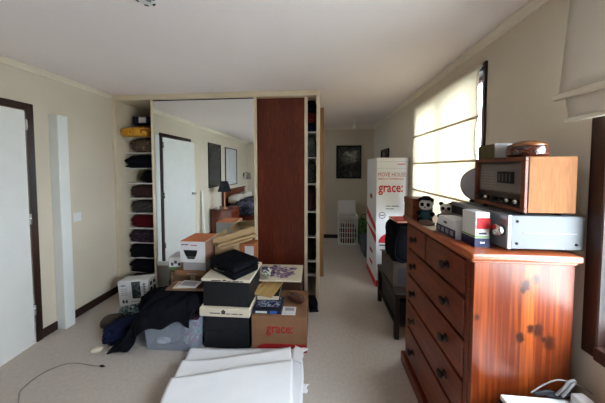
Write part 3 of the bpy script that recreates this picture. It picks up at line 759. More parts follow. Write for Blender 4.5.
# straw hat lying behind the toys
o = thing('straw_hat', 'tan straw hat lying behind the soft toys', 'hat', (0.955, 1.63, CZ))
lathe('brim', [(0.10, 0.004), (0.115, 0.0), (0.115, 0.003), (0.06, 0.008)], M('straw', (176, 148, 104), 0.9, var=0.15, scale=50, bump=0.5, bscale=150), o, n=32)
lathe('crown', [(0.072, 0.006), (0.070, 0.08), (0.058, 0.112), (0, 0.118)], MATS['straw'], o, n=32)
# loose things in front of the toys
o = tag(box('note_paper', -0.035, 0.035, -0.055, 0.055, 0, 0.003, m_cream, None, loc=(0.672, 1.38, CZ + 0.0005), rot=(0, 0, 0.05)), 'cream note paper near the front edge of the chest', 'paper')
o = tag(lump('cloth_pouch', 0.07, 0.10, 0.03, M('taupe_cloth', (112, 94, 84), 0.95, var=0.15), None, (0.672, 1.465, CZ + 0.0005), (0, 0, 0.2), 61, 2.5, 0.15), 'small taupe cloth pouch in front of the soft toys', 'pouch')

# ------------------------------------------------------------------ bottom right: white printer-like box with cables
o = thing('printer', 'white flat-topped appliance with black sides standing against the chest', 'printer', (0.742, 0.60, 0), 0.0)
box('stand', 0.02, 0.33, 0.02, 0.33, 0.0, 0.41, m_black, o, 0.004)
box('body', 0.0, 0.345, 0.0, 0.362, 0.4105, 0.565, m_blackp, o, 0.006, 2)
box('lid', 0.006, 0.342, 0.004, 0.360, 0.5655, 0.588, m_plastic, o, 0.006, 2)
PT = 0.589
def cable(label, pts, r, mat, name='cable'):
    return tag(tube(name, pts, r, mat, None, 7, 6), label, 'cable', 'cables on the white appliance')
def pz(u, v, z): 
    q = on_z(u, v, z); return (q.x, min(q.y, 0.965), z)
m_cabd = M('black_cable', (28, 28, 32), 0.5, var=0.1); m_cabg = M('grey_cable', (150, 148, 148), 0.45, var=0.05)
cable('thick dark cable loop lying on the white appliance', [pz(531, 391, PT + .005), pz(545, 389, PT + .02), pz(560, 391, PT + .012), pz(572, 394, PT + .02), pz(560, 397, PT + .005), pz(545, 394, PT + .005)], 0.006, m_cabd)
cable('dark cable bundle across the back of the white appliance', [pz(536, 394, PT + .004), pz(550, 393, PT + .01), pz(565, 396, PT + .006), pz(580, 402, PT + .006)], 0.005, m_cabd)
cable('grey cable arching up from the clear bag', [pz(556, 395, PT + .015), pz(563, 389, PT + .05), pz(569, 382, PT + .08), pz(575, 381, PT + .085), pz(570, 388, PT + .06), pz(562, 397, PT + .02)], 0.005, m_cabg)
cable('thin pale lead arching over the adaptor', [pz(528, 390, PT + .008), pz(545, 384, PT + .05), pz(560, 380, PT + .08), pz(580, 386, PT + .06), pz(592, 394, PT + .03)], 0.0025, m_cabg)
o = tag(lump('plastic_bag', 0.10, 0.12, 0.05, frosted('clear_bag', (214, 214, 216), 0.35), None, (0.95, 0.84, PT + 0.0005), None, 71, 2.3, 0.3, 4), 'crumpled clear plastic bag among the cables', 'bag')
ad_ = thing('power_board', 'white power board resting by the wall beside the cables', 'power board', (1.045, 0.80, PT), 0.12)
box('body', -0.026, 0.026, -0.15, 0.15, 0, 0.04, m_plastic, ad_, 0.006, 2)
for y in (-0.10, -0.04, 0.02, 0.08):
    lathe('socket', [(0.017, 0.04), (0.017, 0.0415), (0, 0.0415)], m_cgrey, ad_, (0, y, 0), n=16)

# ------------------------------------------------------------------ passage: cartons, basket, bag, picture, low table
def grace_carton(name, label, loc, w, dd, h, mat, rz=0.0):
    t = thing(name, label, 'carton', loc, rz)
    box('body', 0, w, 0, dd, 0, h, mat, t, 0.003)
    return t
# tall white removal cartons, one on the other
c1 = grace_carton('removal_carton', 'lower white removal carton with a red arc, standing on the carpet', (0.705, 2.88, 0), 0.385, 0.56, 0.715, m_cwhite)
arc = [(0.0, 0.50), (0.0, 0.565)] + [(0.03 + 0.15 * (1 - math.cos(a)), 0.60 + 0.10 * math.sin(a)) for a in [i * PI / 12 for i in range(13)]]
decal('red_footing', 0.001, 0.384, 0.002, 0.085, 0, m_red, c1)
box('red_footing', -0.0012, 0.0, 0.0, 0.56, 0.002, 0.085, m_red, c1)
prism('red_arc', [(0.03 + 0.14 * (1 - math.cos(a)), 0.575 + 0.125 * math.sin(a)) for a in [i * PI / 14 for i in range(15)]], -0.0012, 0, m_red, c1, 'XZ')
small_print(2, 0.24, 0.035 * 0.5, (0.16, -0.0014, 0.545), '-Y', m_ink, c1)
small_print(2, 0.16, 0.03 * 0.5, (0.13, -0.0014, 0.485), '-Y', m_redd, c1)
prism('red_stripe', [(0.0, 0.56), (0.0, 0.67), (0.56, 0.715), (0.56, 0.70)], -0.0012, 0, m_red, c1, 'YZ')
for z in (0.20, 0.36): box('handle_print', -0.0012, 0.0, 0.18, 0.36, z, z + 0.05, m_redd, c1)
c2 = grace_carton('removal_carton', 'upper white removal carton reading move house, on top of its twin', (0.70, 2.875, 0.7155), 0.39, 0.56, 0.945, m_cwhite, 0.0)
lettering('MOVE HOUSE', 0.345, 0.052, (0.192, -0.001, 0.735), '-Y', m_redd, c2, 0.0)
lettering('MAKE A DIFFERENCE', 0.31, 0.022, (0.18, -0.001, 0.68), '-Y', m_red, c2, 0.01)
lettering('grace:', 0.30, 0.125, (0.175, -0.001, 0.535), '-Y', m_red, c2, 0.02)
small_print(2, 0.16, 0.02 * 0.5, (0.20, -0.001, 0.335), '-Y', m_ink, c2)
small_print(2, 0.10, 0.02 * 0.5, (0.17, -0.001, 0.300), '-Y', m_ink, c2)
small_print(1, 0.09, 0.022 * 0.5, (0.30, -0.001, 0.865), '-Y', m_red, c2)
ring = [(0.075 + 0.040 * math.cos(i * PI / 10), 0.215 + 0.040 * math.sin(i * PI / 10)) for i in range(20)]
bm = bmesh.new(); R1 = [bm.verts.new((0.075 + 0.042 * math.cos(i * PI / 12), -0.001, 0.215 + 0.042 * math.sin(i * PI / 12))) for i in range(24)]
R2 = [bm.verts.new((0.075 + 0.034 * math.cos(i * PI / 12), -0.001, 0.215 + 0.034 * math.sin(i * PI / 12))) for i in range(24)]
for i in range(24): bm.faces.new((R1[i], R1[(i + 1) % 24], R2[(i + 1) % 24], R2[i]))
from_bm('ring_emblem', bm, m_ink, c2)
for z in (0.10, 0.0, -0.1): pass
decal('emblem_bar', 0.05, 0.10, 0.210, 0.220, 0, m_ink, c2)
prism('red_stripe', [(0.0, 0.0), (0.0, 0.07), (0.56, 0.25), (0.56, 0.13)], -0.0012, 0, m_red, c2, 'YZ')
decal('flap_seam', 0.001, 0.389, 0.895, 0.898, 0, m_cgrey, c2, 0.0006); decal('flap_seam', 0.001, 0.389, 0.81, 0.8125, 0, m_cgrey, c2, 0.0006)
box('handle_print', -0.0012, 0, 0.22, 0.34, 0.40, 0.46, m_redd, c2)

# laundry basket with an opened lid
lb = thing('laundry_basket', 'white slatted laundry basket with raised lid at the passage end', 'basket', (0.545, 4.57, 0))
def basket_wall():
    hw, hd, h = 0.185, 0.15, 0.58
    for sx, sy, L in ((0, -1, hw), (0, 1, hw), (-1, 0, hd), (1, 0, hd)):
        n = 8 if sy else 6
        for i in range(n):
            t = -L + 2 * L * (i + 0.5) / n
            x, y = (t, sy * hd) if sy else (sx * hw, t)
            dx, dy = (0.008, 0.004) if sy else (0.004, 0.008)
            box('slat', x - dx, x + dx, y - dy, y + dy, 0.03, h - 0.05, m_plastic, lb)
    for z0, z1, nm in ((0.0, 0.035, 'base'), (h - 0.055, h, 'rim')):
        bm = bmesh.new()
        for x0, x1, y0, y1 in ((-hw - .006, hw + .006, -hd - .008, -hd + .006), (-hw - .006, hw + .006, hd - .006, hd + .008), (-hw - .008, -hw + .006, -hd + .006, hd - .006), (hw - .006, hw + .008, -hd + .006, hd - .006)):
            bm_box(bm, x0, x1, y0, y1, z0, z1)
        if nm == 'base': bm_box(bm, -hw + .006, hw - .006, -hd + .006, hd - .006, 0, 0.01)
        from_bm(nm, bm, m_plastic, lb)
    for z in (0.14, 0.24, 0.34, 0.44):
        bm = bmesh.new()
        bm_box(bm, -hw, hw, -hd - .003, -hd + .003, z, z + 0.012); bm_box(bm, -hw, hw, hd - .003, hd + .003, z, z + 0.012)
        bm_box(bm, -hw - .003, -hw + .003, -hd, hd, z, z + 0.012); bm_box(bm, hw - .003, hw + .003, -hd, hd, z, z + 0.012)
        from_bm('hoop', bm, m_plastic, lb)
    box('lid', -0.185, 0.185, 0.0, 0.012, 0, 0.27, m_plastic, lb, 0.004, 2, loc=(0, 0.162, 0.58), rot=(-0.15, 0, 0))
basket_wall()
tag(lump('laundry', 0.33, 0.26, 0.40, blotch('red_laundry', [(120, 34, 28), (150, 60, 40), (60, 30, 34), (90, 24, 22)], 9), None, (0.545, 4.57, 0.012), None, 81, 4, 0.08), 'red and brown laundry inside the white basket', 'laundry')
o = thing('shopping_bag', 'green leafy print shopping bag beside the laundry basket', 'bag', (0.84, 4.48, 0))
lump('bag_body', 0.17, 0.28, 0.52, blotch('green_leaf_print', [(30, 54, 26), (52, 88, 38), (84, 120, 62), (24, 36, 24)], 16), o, None, None, 82, 5, 0.08)
tube('handle', [(-0.05, -0.06, 0.49), (-0.04, -0.06, 0.60), (0.03, -0.06, 0.62), (0.05, -0.06, 0.49)], 0.007, M('green_strap', (46, 80, 40), 0.8), o)
o = tag(lump('blue_bag', 0.14, 0.5, 0.34, M('grey_blue_cloth', (70, 78, 84), 0.9, var=0.15), None, (0.80, 3.98, 0), None, 83, 4, 0.08), 'grey-blue bag on the carpet behind the tall cartons', 'bag')
def picture(name, label, x0, x1, z0, z1, art, fmat, axis, pos, sgn, fw=0.03, glassy=False, mount=None):
    """a framed picture on a wall: local u along the wall, sgn points into the room"""
    t = thing(name, label, 'picture', (x0, pos, z0) if axis == 'Y' else (pos, x0, z0))
    w, h = x1 - x0, z1 - z0
    def bb(nm, u0, u1, z0_, z1_, d0, d1, mt, bev=0.0):
        a, b = sorted((sgn * d0, sgn * d1))
        return box(nm, u0, u1, a, b, z0_, z1_, mt, t, bev) if axis == 'Y' else box(nm, a, b, u0, u1, z0_, z1_, mt, t, bev)
    bb('frame_bar', 0, w, 0, fw, 0.002, 0.024, fmat, 0.003); bb('frame_bar', 0, w, h - fw, h, 0.002, 0.024, fmat, 0.003)
    bb('frame_bar', 0, fw, fw, h - fw, 0.002, 0.024, fmat, 0.003); bb('frame_bar', w - fw, w, fw, h - fw, 0.002, 0.024, fmat, 0.003)
    bb('print', fw, w - fw, fw, h - fw, 0.003, 0.009, art)
    bb('glazing', fw, w - fw, fw, h - fw, 0.0125, 0.0145, m_glass)
    return t
m_artd = blotch('dark_painting', [(16, 16, 18), (34, 32, 32), (58, 54, 52), (24, 22, 24), (84, 80, 78)], 5)
picture('framed_picture', 'dark framed picture on the wall at the passage end', 0.325, 0.858, 1.305, 2.015, m_artd, m_blackp, 'Y', YF, -1, 0.035)
picture('framed_picture', 'small dark picture frame high on the wall beyond the white cartons', 3.75, 4.2, 1.45, 1.86, blotch('dim_print', [(70, 62, 50), (96, 86, 70), (40, 36, 32)], 6), m_espresso, 'X', XR, -1, 0.035)
picture('framed_picture', 'dark chalky poster in black frame, seen in the mirror above the lamp', -0.35, 0.26, 1.085, 2.10, blotch('dark_poster', [(34, 34, 36), (50, 50, 52), (70, 70, 70), (42, 42, 46)], 5), m_blackp, 'X', XL, 1, 0.025)
picture('framed_picture', 'pale poster in a thin dark frame, seen in the mirror above the bed', -1.40, -0.61, 1.06, 2.075, M('pale_poster', (206, 208, 210), 0.6, var=0.06, scale=5), m_espresso, 'X', XL, 1, 0.022)

# low dark table by the cartons with boxes and a black bag on it
lt = thing('side_table', 'low dark wooden table tucked between chest and white cartons', 'table', (0.655, 1.98, 0))
box('table_top', 0, 0.42, 0, 0.62, 0.385, 0.42, m_espresso, lt, 0.004)
for x in (0.004, 0.376):
    for y in (0.004, 0.576): box('leg', x, x + 0.04, y, y + 0.04, 0, 0.385, m_espresso, lt, 0.003)
box('lower_shelf', 0.01, 0.41, 0.01, 0.61, 0.12, 0.135, m_espresso, lt)
o = thing('black_crate', 'black storage box on the lower shelf of the dark table', 'box', (0.69, 2.03, 0.1355))
box('body', 0, 0.34, 0, 0.5, 0, 0.17, m_black, o, 0.004); box('lid', -0.006, 0.346, -0.006, 0.506, 0.1705, 0.195, m_blackp, o, 0.004)
o = thing('grey_carton', 'grey-brown carton with a dark front on the low table', 'carton', (0.675, 2.10, 0.4205), 0.03)
box('body', 0, 0.30, 0, 0.36, 0, 0.225, M('taupe_carton', (86, 78, 68), 0.8, var=0.06), o, 0.003)
box('label_print', -0.0012, 0.0, 0.08, 0.28, 0.06, 0.15, m_ink, o); decal('label_print', 0.04, 0.24, 0.03, 0.18, 0, m_ink, o)
def fb(u, v):
    return (0, 0, 0)
o = thing('black_bag', 'black cloth bag slumped on top of the grey-brown carton', 'bag', (0.815, 2.26, 0.6465))
lump('bag_body', 0.28, 0.32, 0.36, m_blackf, o, None, None, 85, 7.0, 0.05)
tube('strap', [(-0.10, -0.145, 0.28), (-0.13, -0.16, 0.15), (-0.12, -0.165, 0.05), (-0.05, -0.168, 0.01)], 0.010, m_blackf, o)
o = thing('folder', 'dark red folder lying on the black bag', 'folder', (0.72, 2.14, 1.012), 0.1)
box('cover', 0, 0.30, 0, 0.21, 0.0, 0.004, m_redd, o); box('cover', 0, 0.30, 0, 0.21, 0.016, 0.020, m_redd, o); box('paper_stack', 0.004, 0.296, 0.004, 0.206, 0.0045, 0.0155, m_cream, o)
o = tag(lump('crumpled_cloth', 0.10, 0.12, 0.03, M('cream_cloth', (170, 160, 134), 0.9, var=0.15), None, (0.715, 1.84, 0.95), None, 86, 2.5, 0.2), 'small cream cloth beside the far end of the chest', 'cloth')
bpy.data.objects.remove(o)

# ------------------------------------------------------------------ the pile in front of the wardrobe
# brown removal carton with red print
gb = thing('moving_carton', 'brown cardboard moving carton printed with red lettering', 'carton', (-0.574, 1.762, 0), 0.03)
gw, gd, gh = 0.462, 0.40, 0.305
box('body', 0, gw, 0, gd, 0, gh - 0.003, m_card, gb, 0.003)
box('flap', 0.001, gw - 0.001, 0.001, gd / 2 - 0.002, gh - 0.003, gh, m_card, gb); box('flap', 0.001, gw - 0.001, gd / 2 + 0.002, gd - 0.001, gh - 0.003, gh, m_card, gb)
lettering('grace:', 0.225, 0.082, (0.235, -0.001, 0.178), '-Y', m_redd, gb, 0.02)
prism('red_footing', [(0.03, 0.003), (gw - 0.002, 0.003), (gw - 0.002, 0.072), (0.12, 0.072), (0.06, 0.055)], -0.0012, 0, m_redd, gb, 'XZ')
TOPG = gh + 0.0005
# two black storage boxes, then lids and another box
def black_box(label, loc, w, dd, h, rz=0.0):
    t = thing('storage_box', label, 'box', loc, rz, 'black storage boxes in the stack')
    box('body', 0, w, 0, dd, 0, h - 0.012, m_black, t, 0.003)
    box('lid', -0.003, w + 0.003, -0.003, dd + 0.003, h - 0.0115, h, m_black, t, 0.003)
    return t
black_box('black storage box at the bottom of the stack beside the brown carton', (-0.985, 1.765, 0), 0.385, 0.36, 0.155)
black_box('second black storage box up, directly under the lower cream lid', (-0.985, 1.765, 0.1555), 0.385, 0.36, 0.13)
black_box('topmost black storage box, between the two cream lids', (-0.995, 1.772, 0.3605), 0.40, 0.34, 0.222, 0.01)
def card_lid(label, loc, w, dd, h, rz, txt):
    t = thing('card_lid', label, 'lid', loc, rz, 'cream lids in the stack')
    box('tray', 0, w, 0, dd, 0, 0.003, m_cream, t)
    box('front_lip', 0, w, 0, 0.003, 0.003, h, m_cream, t); box('back_lip', 0, w, dd - 0.003, dd, 0.003, h, m_cream, t)
    box('side_lip', 0, 0.003, 0.003, dd - 0.003, 0.003, h, m_cream, t); box('side_lip', w - 0.003, w, 0.003, dd - 0.003, 0.003, h, m_cream, t)
    return t
# lower lid: an upturned shallow lid
def closed_lid(label, loc, w, dd, h, rz):
    t = thing('card_lid', label, 'lid', loc, rz, 'cream lids in the stack')
    box('lid_body', 0, w, 0, dd, 0, h, m_cream, t, 0.006)
    small_print(1, 0.09, 0.018 * 0.5, (w * 0.32, -0.001, h * 0.45), '-Y', m_ink, t)
    small_print(3, 0.14, 0.016 * 0.5, (w * 0.70, -0.001, h * 0.42), '-Y', m_ink, t)
    prism('emblem', [(w * .45, h * .35), (w * .52, h * .35), (w * .53, h * .7), (w * .485, h * .88), (w * .44, h * .7)], -0.0012, 0, m_ink, t, 'XZ')
    return t
closed_lid('lower cream printed lid sandwiched in the stack of black boxes', (-1.018, 1.742, 0.286), 0.432, 0.385, 0.074, 0.02)
closed_lid('upper cream printed lid under the black carry case', (-1.003, 1.752, 0.583), 0.425, 0.365, 0.026, -0.01)
# black carry case, turned
cs = thing('carry_case', 'black zipped carry case on top of the stack of boxes', 'case', (-0.782, 1.925, 0.6095), math.radians(-33))
def case_half(nm, z0, z1, inset):
    bm = bmesh.new(); bm_box(bm, -0.185, 0.185, -0.135, 0.135, z0, z1, 0.022, 3)
    return from_bm(nm, bm, m_blackf, cs, smooth=True)
case_half('lower_shell', 0.0, 0.058, 0); case_half('upper_shell', 0.0605, 0.118, 0)
box('zip', -0.183, 0.183, -0.133, 0.133, 0.0575, 0.061, m_iron, cs)
tube('handle', [(-0.05, -0.134, 0.059), (-0.045, -0.16, 0.059), (0.045, -0.16, 0.059), (0.05, -0.134, 0.059)], 0.007, m_blackp, cs)
box('raised_panel', -0.14, 0.14, -0.09, 0.09, 0.1175, 0.1225, m_blackf, cs, 0.002)

# behind the brown carton: dark carton carrying a picture board
o = thing('dark_carton', 'dark brown carton standing behind the brown carton', 'carton', (-0.70, 2.185, 0))
box('body', 0, 0.50, 0, 0.265, 0, 0.43, M('dark_brown_carton', (66, 40, 28), 0.8, var=0.08), o, 0.003)
box('packing_tape', 0.22, 0.27, -0.0012, 0.0, 0.25, 0.43, MATS['packing_tape'], o)
pbd = thing('picture_board', 'cream picture board with purple flower print lying flat', 'picture', (-0.66, 2.075, 0.4305), 0.03)
box('board', 0, 0.475, 0, 0.355, 0, 0.014, m_cream, pbd, 0.002)
m_violet = blotch('violet_print', [(206, 194, 200), (86, 60, 90), (150, 120, 150), (56, 36, 62), (180, 160, 176)], 22)
for i, (x, y, r) in enumerate(((0.13, 0.22, 0.075), (0.21, 0.12, 0.07), (0.27, 0.23, 0.07), (0.34, 0.15, 0.06), (0.18, 0.29, 0.05), (0.29, 0.09, 0.05), (0.37, 0.26, 0.04))):
    rr = random.Random(i)
    pts = [(x + r * (1 + 0.25 * math.sin(5 * a + i)) * math.cos(a), y + 0.8 * r * (1 + 0.25 * math.sin(5 * a + i)) * math.sin(a)) for a in [k * PI / 10 for k in range(20)]]
    prism('flower_print', pts, 0.014, 0.0148 + 0.0002 * i, m_violet, pbd, 'XY')
def fl(u, v):
    return (-0.12 + 0.16 * u, -0.02 + 0.19 * v, 0.018 + 0.035 * math.sin(u * PI) + 0.01 * math.sin(v * 7 + u * 3))
o = sheet('crumpled_leaflet', fl, 10, 10, 0.0015, blotch('leaflet_print', [(222, 220, 214), (210, 208, 204), (86, 110, 60), (220, 216, 210), (60, 70, 90)], 14), None, (-0.545, 2.10, 0.446)); tag(o, 'crumpled white leaflet with green print by the picture board', 'leaflet')
# front left of the carton top: game box, book, bamboo board
o = thing('game_box', 'colourful dark game box on the brown carton', 'box', (-0.575, 1.785, TOPG), 0.03)
box('body', 0, 0.245, 0, 0.205, 0, 0.032, M('night_blue_print', (24, 28, 46), 0.5, var=0.2), o, 0.002)
m_game = blotch('game_art', [(26, 28, 44), (62, 84, 130), (150, 160, 170), (40, 44, 40), (98, 70, 130)], 18)
box('cover_art', 0.02, 0.225, 0.05, 0.19, 0.032, 0.0332, m_game, o)
decal('white_strip', 0.03, 0.125, 0.008, 0.024, 0, m_cwhite, o); decal('blue_strip', 0.15, 0.21, 0.004, 0.028, 0, M('blue_print', (62, 92, 170), 0.5), o)
o = thing('hardback_book', 'dark hardback book under the bamboo board', 'book', (-0.572, 1.92, TOPG + 0.034), 0.05)
box('cover', 0, 0.20, 0, 0.23, 0, 0.003, m_black, o); box('cover', 0, 0.20, 0, 0.23, 0.040, 0.043, m_black, o); box('spine', -0.003, 0, 0, 0.23, 0, 0.043, m_black, o); box('page_block', 0.001, 0.194, 0.005, 0.225, 0.0032, 0.0398, m_cream, o)
cbz = TOPG + 0.0782
o = thing('chopping_board', 'bamboo chopping board with a slot handle on the pile', 'board', (-0.50, 2.04, cbz), -0.22)
bm = bmesh.new()
bm_box(bm, -0.10, -0.072, -0.13, 0.13, 0, 0.016); bm_box(bm, -0.055, 0.10, -0.13, 0.13, 0, 0.016); bm_box(bm, -0.072, -0.055, -0.13, -0.02, 0, 0.016); bm_box(bm, -0.072, -0.055, 0.07, 0.13, 0, 0.016)
bmesh.ops.remove_doubles(bm, verts=bm.verts, dist=1e-5)
from_bm('board', bm, m_board, o)
# small leather purse and white notes
o = thing('leather_purse', 'small brown leather purse on the brown carton', 'purse', (-0.225, 1.99, TOPG), -0.5)
lump('pouch', 0.18, 0.09, 0.062, wood('brown_leather', (50, 26, 20), (96, 58, 44), 0.3, 'X', 8, 1), o, None, None, 91, 2.4, 0.06)
tube('zip_strip', [(-0.07, 0, 0.055), (-0.02, -0.004, 0.064), (0.03, 0, 0.063), (0.072, 0.0, 0.052)], 0.004, m_chrome, o)
o = thing('note_card', 'white note card at the front edge of the brown carton', 'card', (-0.325, 1.79, TOPG), 0.03)
box('card', 0, 0.115, 0, 0.105, 0, 0.004, m_cwhite, o); box('grey_print', 0.02, 0.10, 0.05, 0.09, 0.004, 0.0046, m_cgrey, o); box('fold', 0.03, 0.032, 0.0, 0.105, 0.004, 0.0050, m_cgrey, o)

# clear tub with things in it
tb = thing('plastic_tub', 'clear plastic storage tub under the black clothes', 'tub', (-1.475, 1.685, 0), 0.02)
m_tub = frosted('clear_tub_plastic', (186, 194, 206), 0.66)
tw, td, th_ = 0.472, 0.36, 0.285
def tub_shell():
    bm = bmesh.new(); t = 0.004; tp_ = 0.018
    def quad(a, b, c, d_): bm.faces.new([bm.verts.new(p) for p in (a, b, c, d_)])
    def ring(s, z): return [(tp_ - s, tp_ - s, z), (tw - tp_ + s, tp_ - s, z), (tw - tp_ + s, td - tp_ + s, z), (tp_ - s, td - tp_ + s, z)]
    o0 = [bm.verts.new(p) for p in ring(0, 0.0)]; o1 = [bm.verts.new(p) for p in ring(tp_, th_)]
    i1 = [bm.verts.new(p) for p in ring(tp_ - t, th_)]; i0 = [bm.verts.new(p) for p in ring(-t, t)]
    for A_, B_ in ((o0, o1), (o1, i1), (i1, i0)):
        for k in range(4): bm.faces.new((A_[k], A_[(k + 1) % 4], B_[(k + 1) % 4], B_[k]))
    bm.faces.new(o0[::-1]); bm.faces.new(i0)
    return bm
from_bm('shell', tub_shell(), m_tub, tb)
bm = bmesh.new()
for x0, x1, y0, y1 in ((-.012, tw + .012, -.012, .0), (-.012, tw + .012, td, td + .012), (-.012, 0, 0, td), (tw, tw + .012, 0, td)): bm_box(bm, x0, x1, y0, y1, th_ - 0.012, th_ + 0.003, 0.002)
from_bm('rim', bm, m_tub, tb)
def inside(label, name, sx, sy, sz, mt, x, y, sd, rz=0.0, z=0.006, pw=3.0):
    return tag(lump(name, sx, sy, sz, mt, None, (-1.475 + x, 1.685 + y, z), (0, 0, rz), sd, pw, 0.12), label, 'contents', 'things inside the clear tub')
inside('grey bundle filling the left of the clear tub', 'grey_bundle', 0.22, 0.25, 0.17, M('slate_cloth', (96, 106, 120), 0.8, var=0.15), 0.15, 0.17, 101)
inside('colourful toys and wrappers at the right of the clear tub', 'toy_bundle', 0.15, 0.24, 0.19, blotch('toy_colours', [(150, 160, 170), (120, 190, 130), (206, 212, 216), (190, 90, 140), (110, 120, 130), (200, 200, 190)], 12), 0.36, 0.17, 102)
inside('crumpled white paper inside the clear tub', 'white_wrapper', 0.12, 0.04, 0.05, m_cwhite, 0.15, 0.038, 103, 0.06, 0.05, 2.4)

# clothes heaped over and beside the tub
def noise2(x, y, s): return noise.noise(Vector((x * s, y * s, 3.3))) 
def coat(u, v):
    # u runs left from the right rim of the tub, v runs back from the hem hanging over the tub's front
    a = 0.055 + 0.825 * u; sdist = 0.40 * v
    drop = 0.012 + 0.035 * (0.5 + 0.5 * math.sin(a * 24 + 0.6)) + 0.11 * max(0.0, min(1.0, (a - 0.15) / 0.35)) ** 1.5
    rim = 0.306
    if a < 0.50: x = -0.990 - a; zt = rim
    else:
        e_ = a - 0.50
        x = -1.482 - 0.62 * e_ - 0.01; zt = max(0.024, rim - 1.05 * e_)
    bump = 0.030 * noise2(x, sdist, 8) + 0.016 * noise2(x + 5, sdist, 20) + 0.012 * math.sin(a * 30 + sdist * 18)
    if sdist < drop:
        y = 1.655 - 0.010 * math.sin(a * 30); z = zt - (drop - sdist) * 1.0
    else:
        y = 1.655 + (sdist - drop); z = zt + 0.030 * min(1, (sdist - drop) / 0.06) + 0.055 * math.sin(min(1, (sdist - drop) / 0.5) * PI) * (0.35 + 0.65 * math.sin(min(1, a / 0.6) * PI)) + bump * min(1, (sdist - drop) / 0.05)
    if a > 0.5: y += -0.10 * (a - 0.5) + 0.03 * noise2(x, sdist, 5)
    return (x, y, max(0.022, z))
o = sheet('black_coat', coat, 70, 50, 0.012, m_blackf); tag(o, 'black coat thrown over the clear tub and onto the carpet', 'coat')
o = tag(lump('navy_garment', 0.27, 0.30, 0.12, m_navy, None, (-1.80, 1.84, 0.0), (0, 0, 0.5), 111, 2.4, 0.28, 4, 0, 10), 'navy garment crumpled on the carpet left of the tub', 'clothes')
o = tag(lump('brown_cap', 0.17, 0.15, 0.10, M('olive_brown_cloth', (66, 58, 50), 0.9, var=0.12), None, (-2.025, 1.94, 0.0), (0, 0, 0.3), 112, 2.2, 0.1), 'olive brown cap at the left edge of the clothes heap', 'cap')
o = tag(lump('teal_scarf', 0.27, 0.12, 0.10, blotch('teal_pattern', [(58, 84, 90), (96, 124, 126), (34, 48, 56), (150, 166, 166), (70, 96, 100)], 22), None, (-1.945, 2.115, 0.0), (0, 0, 0.4), 113, 2.4, 0.22, 4), 'teal patterned scarf behind the navy garment', 'scarf')
o = tag(lump('black_jumper', 0.34, 0.26, 0.24, m_blackf, None, (-1.70, 2.17, 0.0), (0, 0, 0.1), 114, 2.8, 0.18, 3, 0, 10), 'black jumper heaped between the tub and the white product box', 'clothes')
o = tag(lump('white_sock', 0.08, 0.045, 0.035, m_cream, None, (-1.86, 1.645, 0.0), (0, 0, 0.4), 115, 2.4, 0.15, 3), 'small white sock on the carpet in front of the navy garment', 'sock')
# white product box with a black picture panel
pb = thing('product_box', 'white product box with dark picture panel below the wardrobe shelves', 'box', (-2.215, 2.225, 0.002), 0.10)
pb.rotation_euler = (0, -0.075, 0.10)
box('body', 0, 0.335, 0, 0.135, 0.0, 0.275, m_cwhite, pb, 0.003)
m_screen = blotch('appliance_photo', [(24, 28, 32), (40, 46, 50), (92, 98, 96), (30, 34, 38)], 16)
decal('picture_panel', 0.15, 0.245, 0.075, 0.262, 0, m_screen, pb)
for x in (0.035, 0.07): prism('icon', [(x, 0.03), (x + 0.022, 0.03), (x + 0.026, 0.05), (x + 0.012, 0.072), (x - 0.002, 0.05)], -0.0012, 0, m_ink, pb, 'XZ')
small_print(1, 0.05, 0.022 * 0.5, (0.06, -0.001, 0.225), '-Y', m_ink, pb)
for i in range(4): decal('text_line', 0.03, 0.10, 0.12 + i * 0.022, 0.126 + i * 0.022, 0, m_cgrey, pb)
decal('text_line', 0.13, 0.25, 0.035, 0.045, 0, m_cgrey, pb)
for i in range(6): decal('text_line', 0.275, 0.30, 0.08 + i * 0.028, 0.095 + i * 0.028, 0, m_ink, pb)
for r in range(3):
    for c in range(2): box('photo_print', 0.335, 0.3362, 0.025 + c * 0.055, 0.06 + c * 0.055, 0.07 + r * 0.062, 0.11 + r * 0.062, blotch('tiny_photo_%d%d' % (r, c), [(30, 28, 28), (70, 60, 50), (40, 36, 34)], 30), pb)

# back left stack in front of the mirror
o = thing('base_carton', 'brown carton at the bottom of the stack before the mirror', 'carton', (-1.50, 2.068, 0), 0.0)
box('body', 0, 0.405, 0.0, 0.34, 0, 0.495, M('dull_card', (120, 92, 70), 0.85, var=0.08), o, 0.003)
box('packing_tape', 0.21, 0.26, -0.0012, 0, 0.2, 0.495, MATS['packing_tape'], o)
o = thing('flat_carton', 'flat brown carton under the grey box before the mirror', 'carton', (-1.40, 2.0, 0.4955), 0.02)
box('body', 0, 0.305, 0, 0.33, 0, 0.048, m_card, o, 0.003); decal('grey_print', 0.12, 0.22, 0.014, 0.022, 0, m_cgrey, o)
o = thing('grey_box', 'plain grey box under the orange-topped appliance box', 'box', (-1.325, 2.01, 0.5440), 0.02)
box('body', 0, 0.225, 0, 0.26, 0, 0.084, m_cgrey, o, 0.003)
fx = thing('appliance_box', 'white appliance box with orange top and black pot picture', 'box', (-1.345, 1.995, 0.6285), 0.0)
box('body', 0, 0.25, 0, 0.27, 0, 0.203, m_cwhite, fx, 0.003)
box('top_print', 0.001, 0.249, 0.001, 0.269, 0.203, 0.2042, m_orange, fx)
box('side_print', 0.25, 0.2512, 0.004, 0.266, 0.004, 0.200, M('brown_side_print', (150, 112, 92), 0.7, var=0.04), fx)
prism('pot_picture', [(0.035, 0.120), (0.175, 0.120), (0.168, 0.085), (0.145, 0.035), (0.075, 0.035), (0.048, 0.085)], -0.0012, 0, m_blackp, fx, 'XZ')
for i in range(4): decal('pot_highlight', 0.07 + i * 0.022, 0.082 + i * 0.022, 0.05, 0.058, -0.0012, m_cgrey, fx, 0.0006)
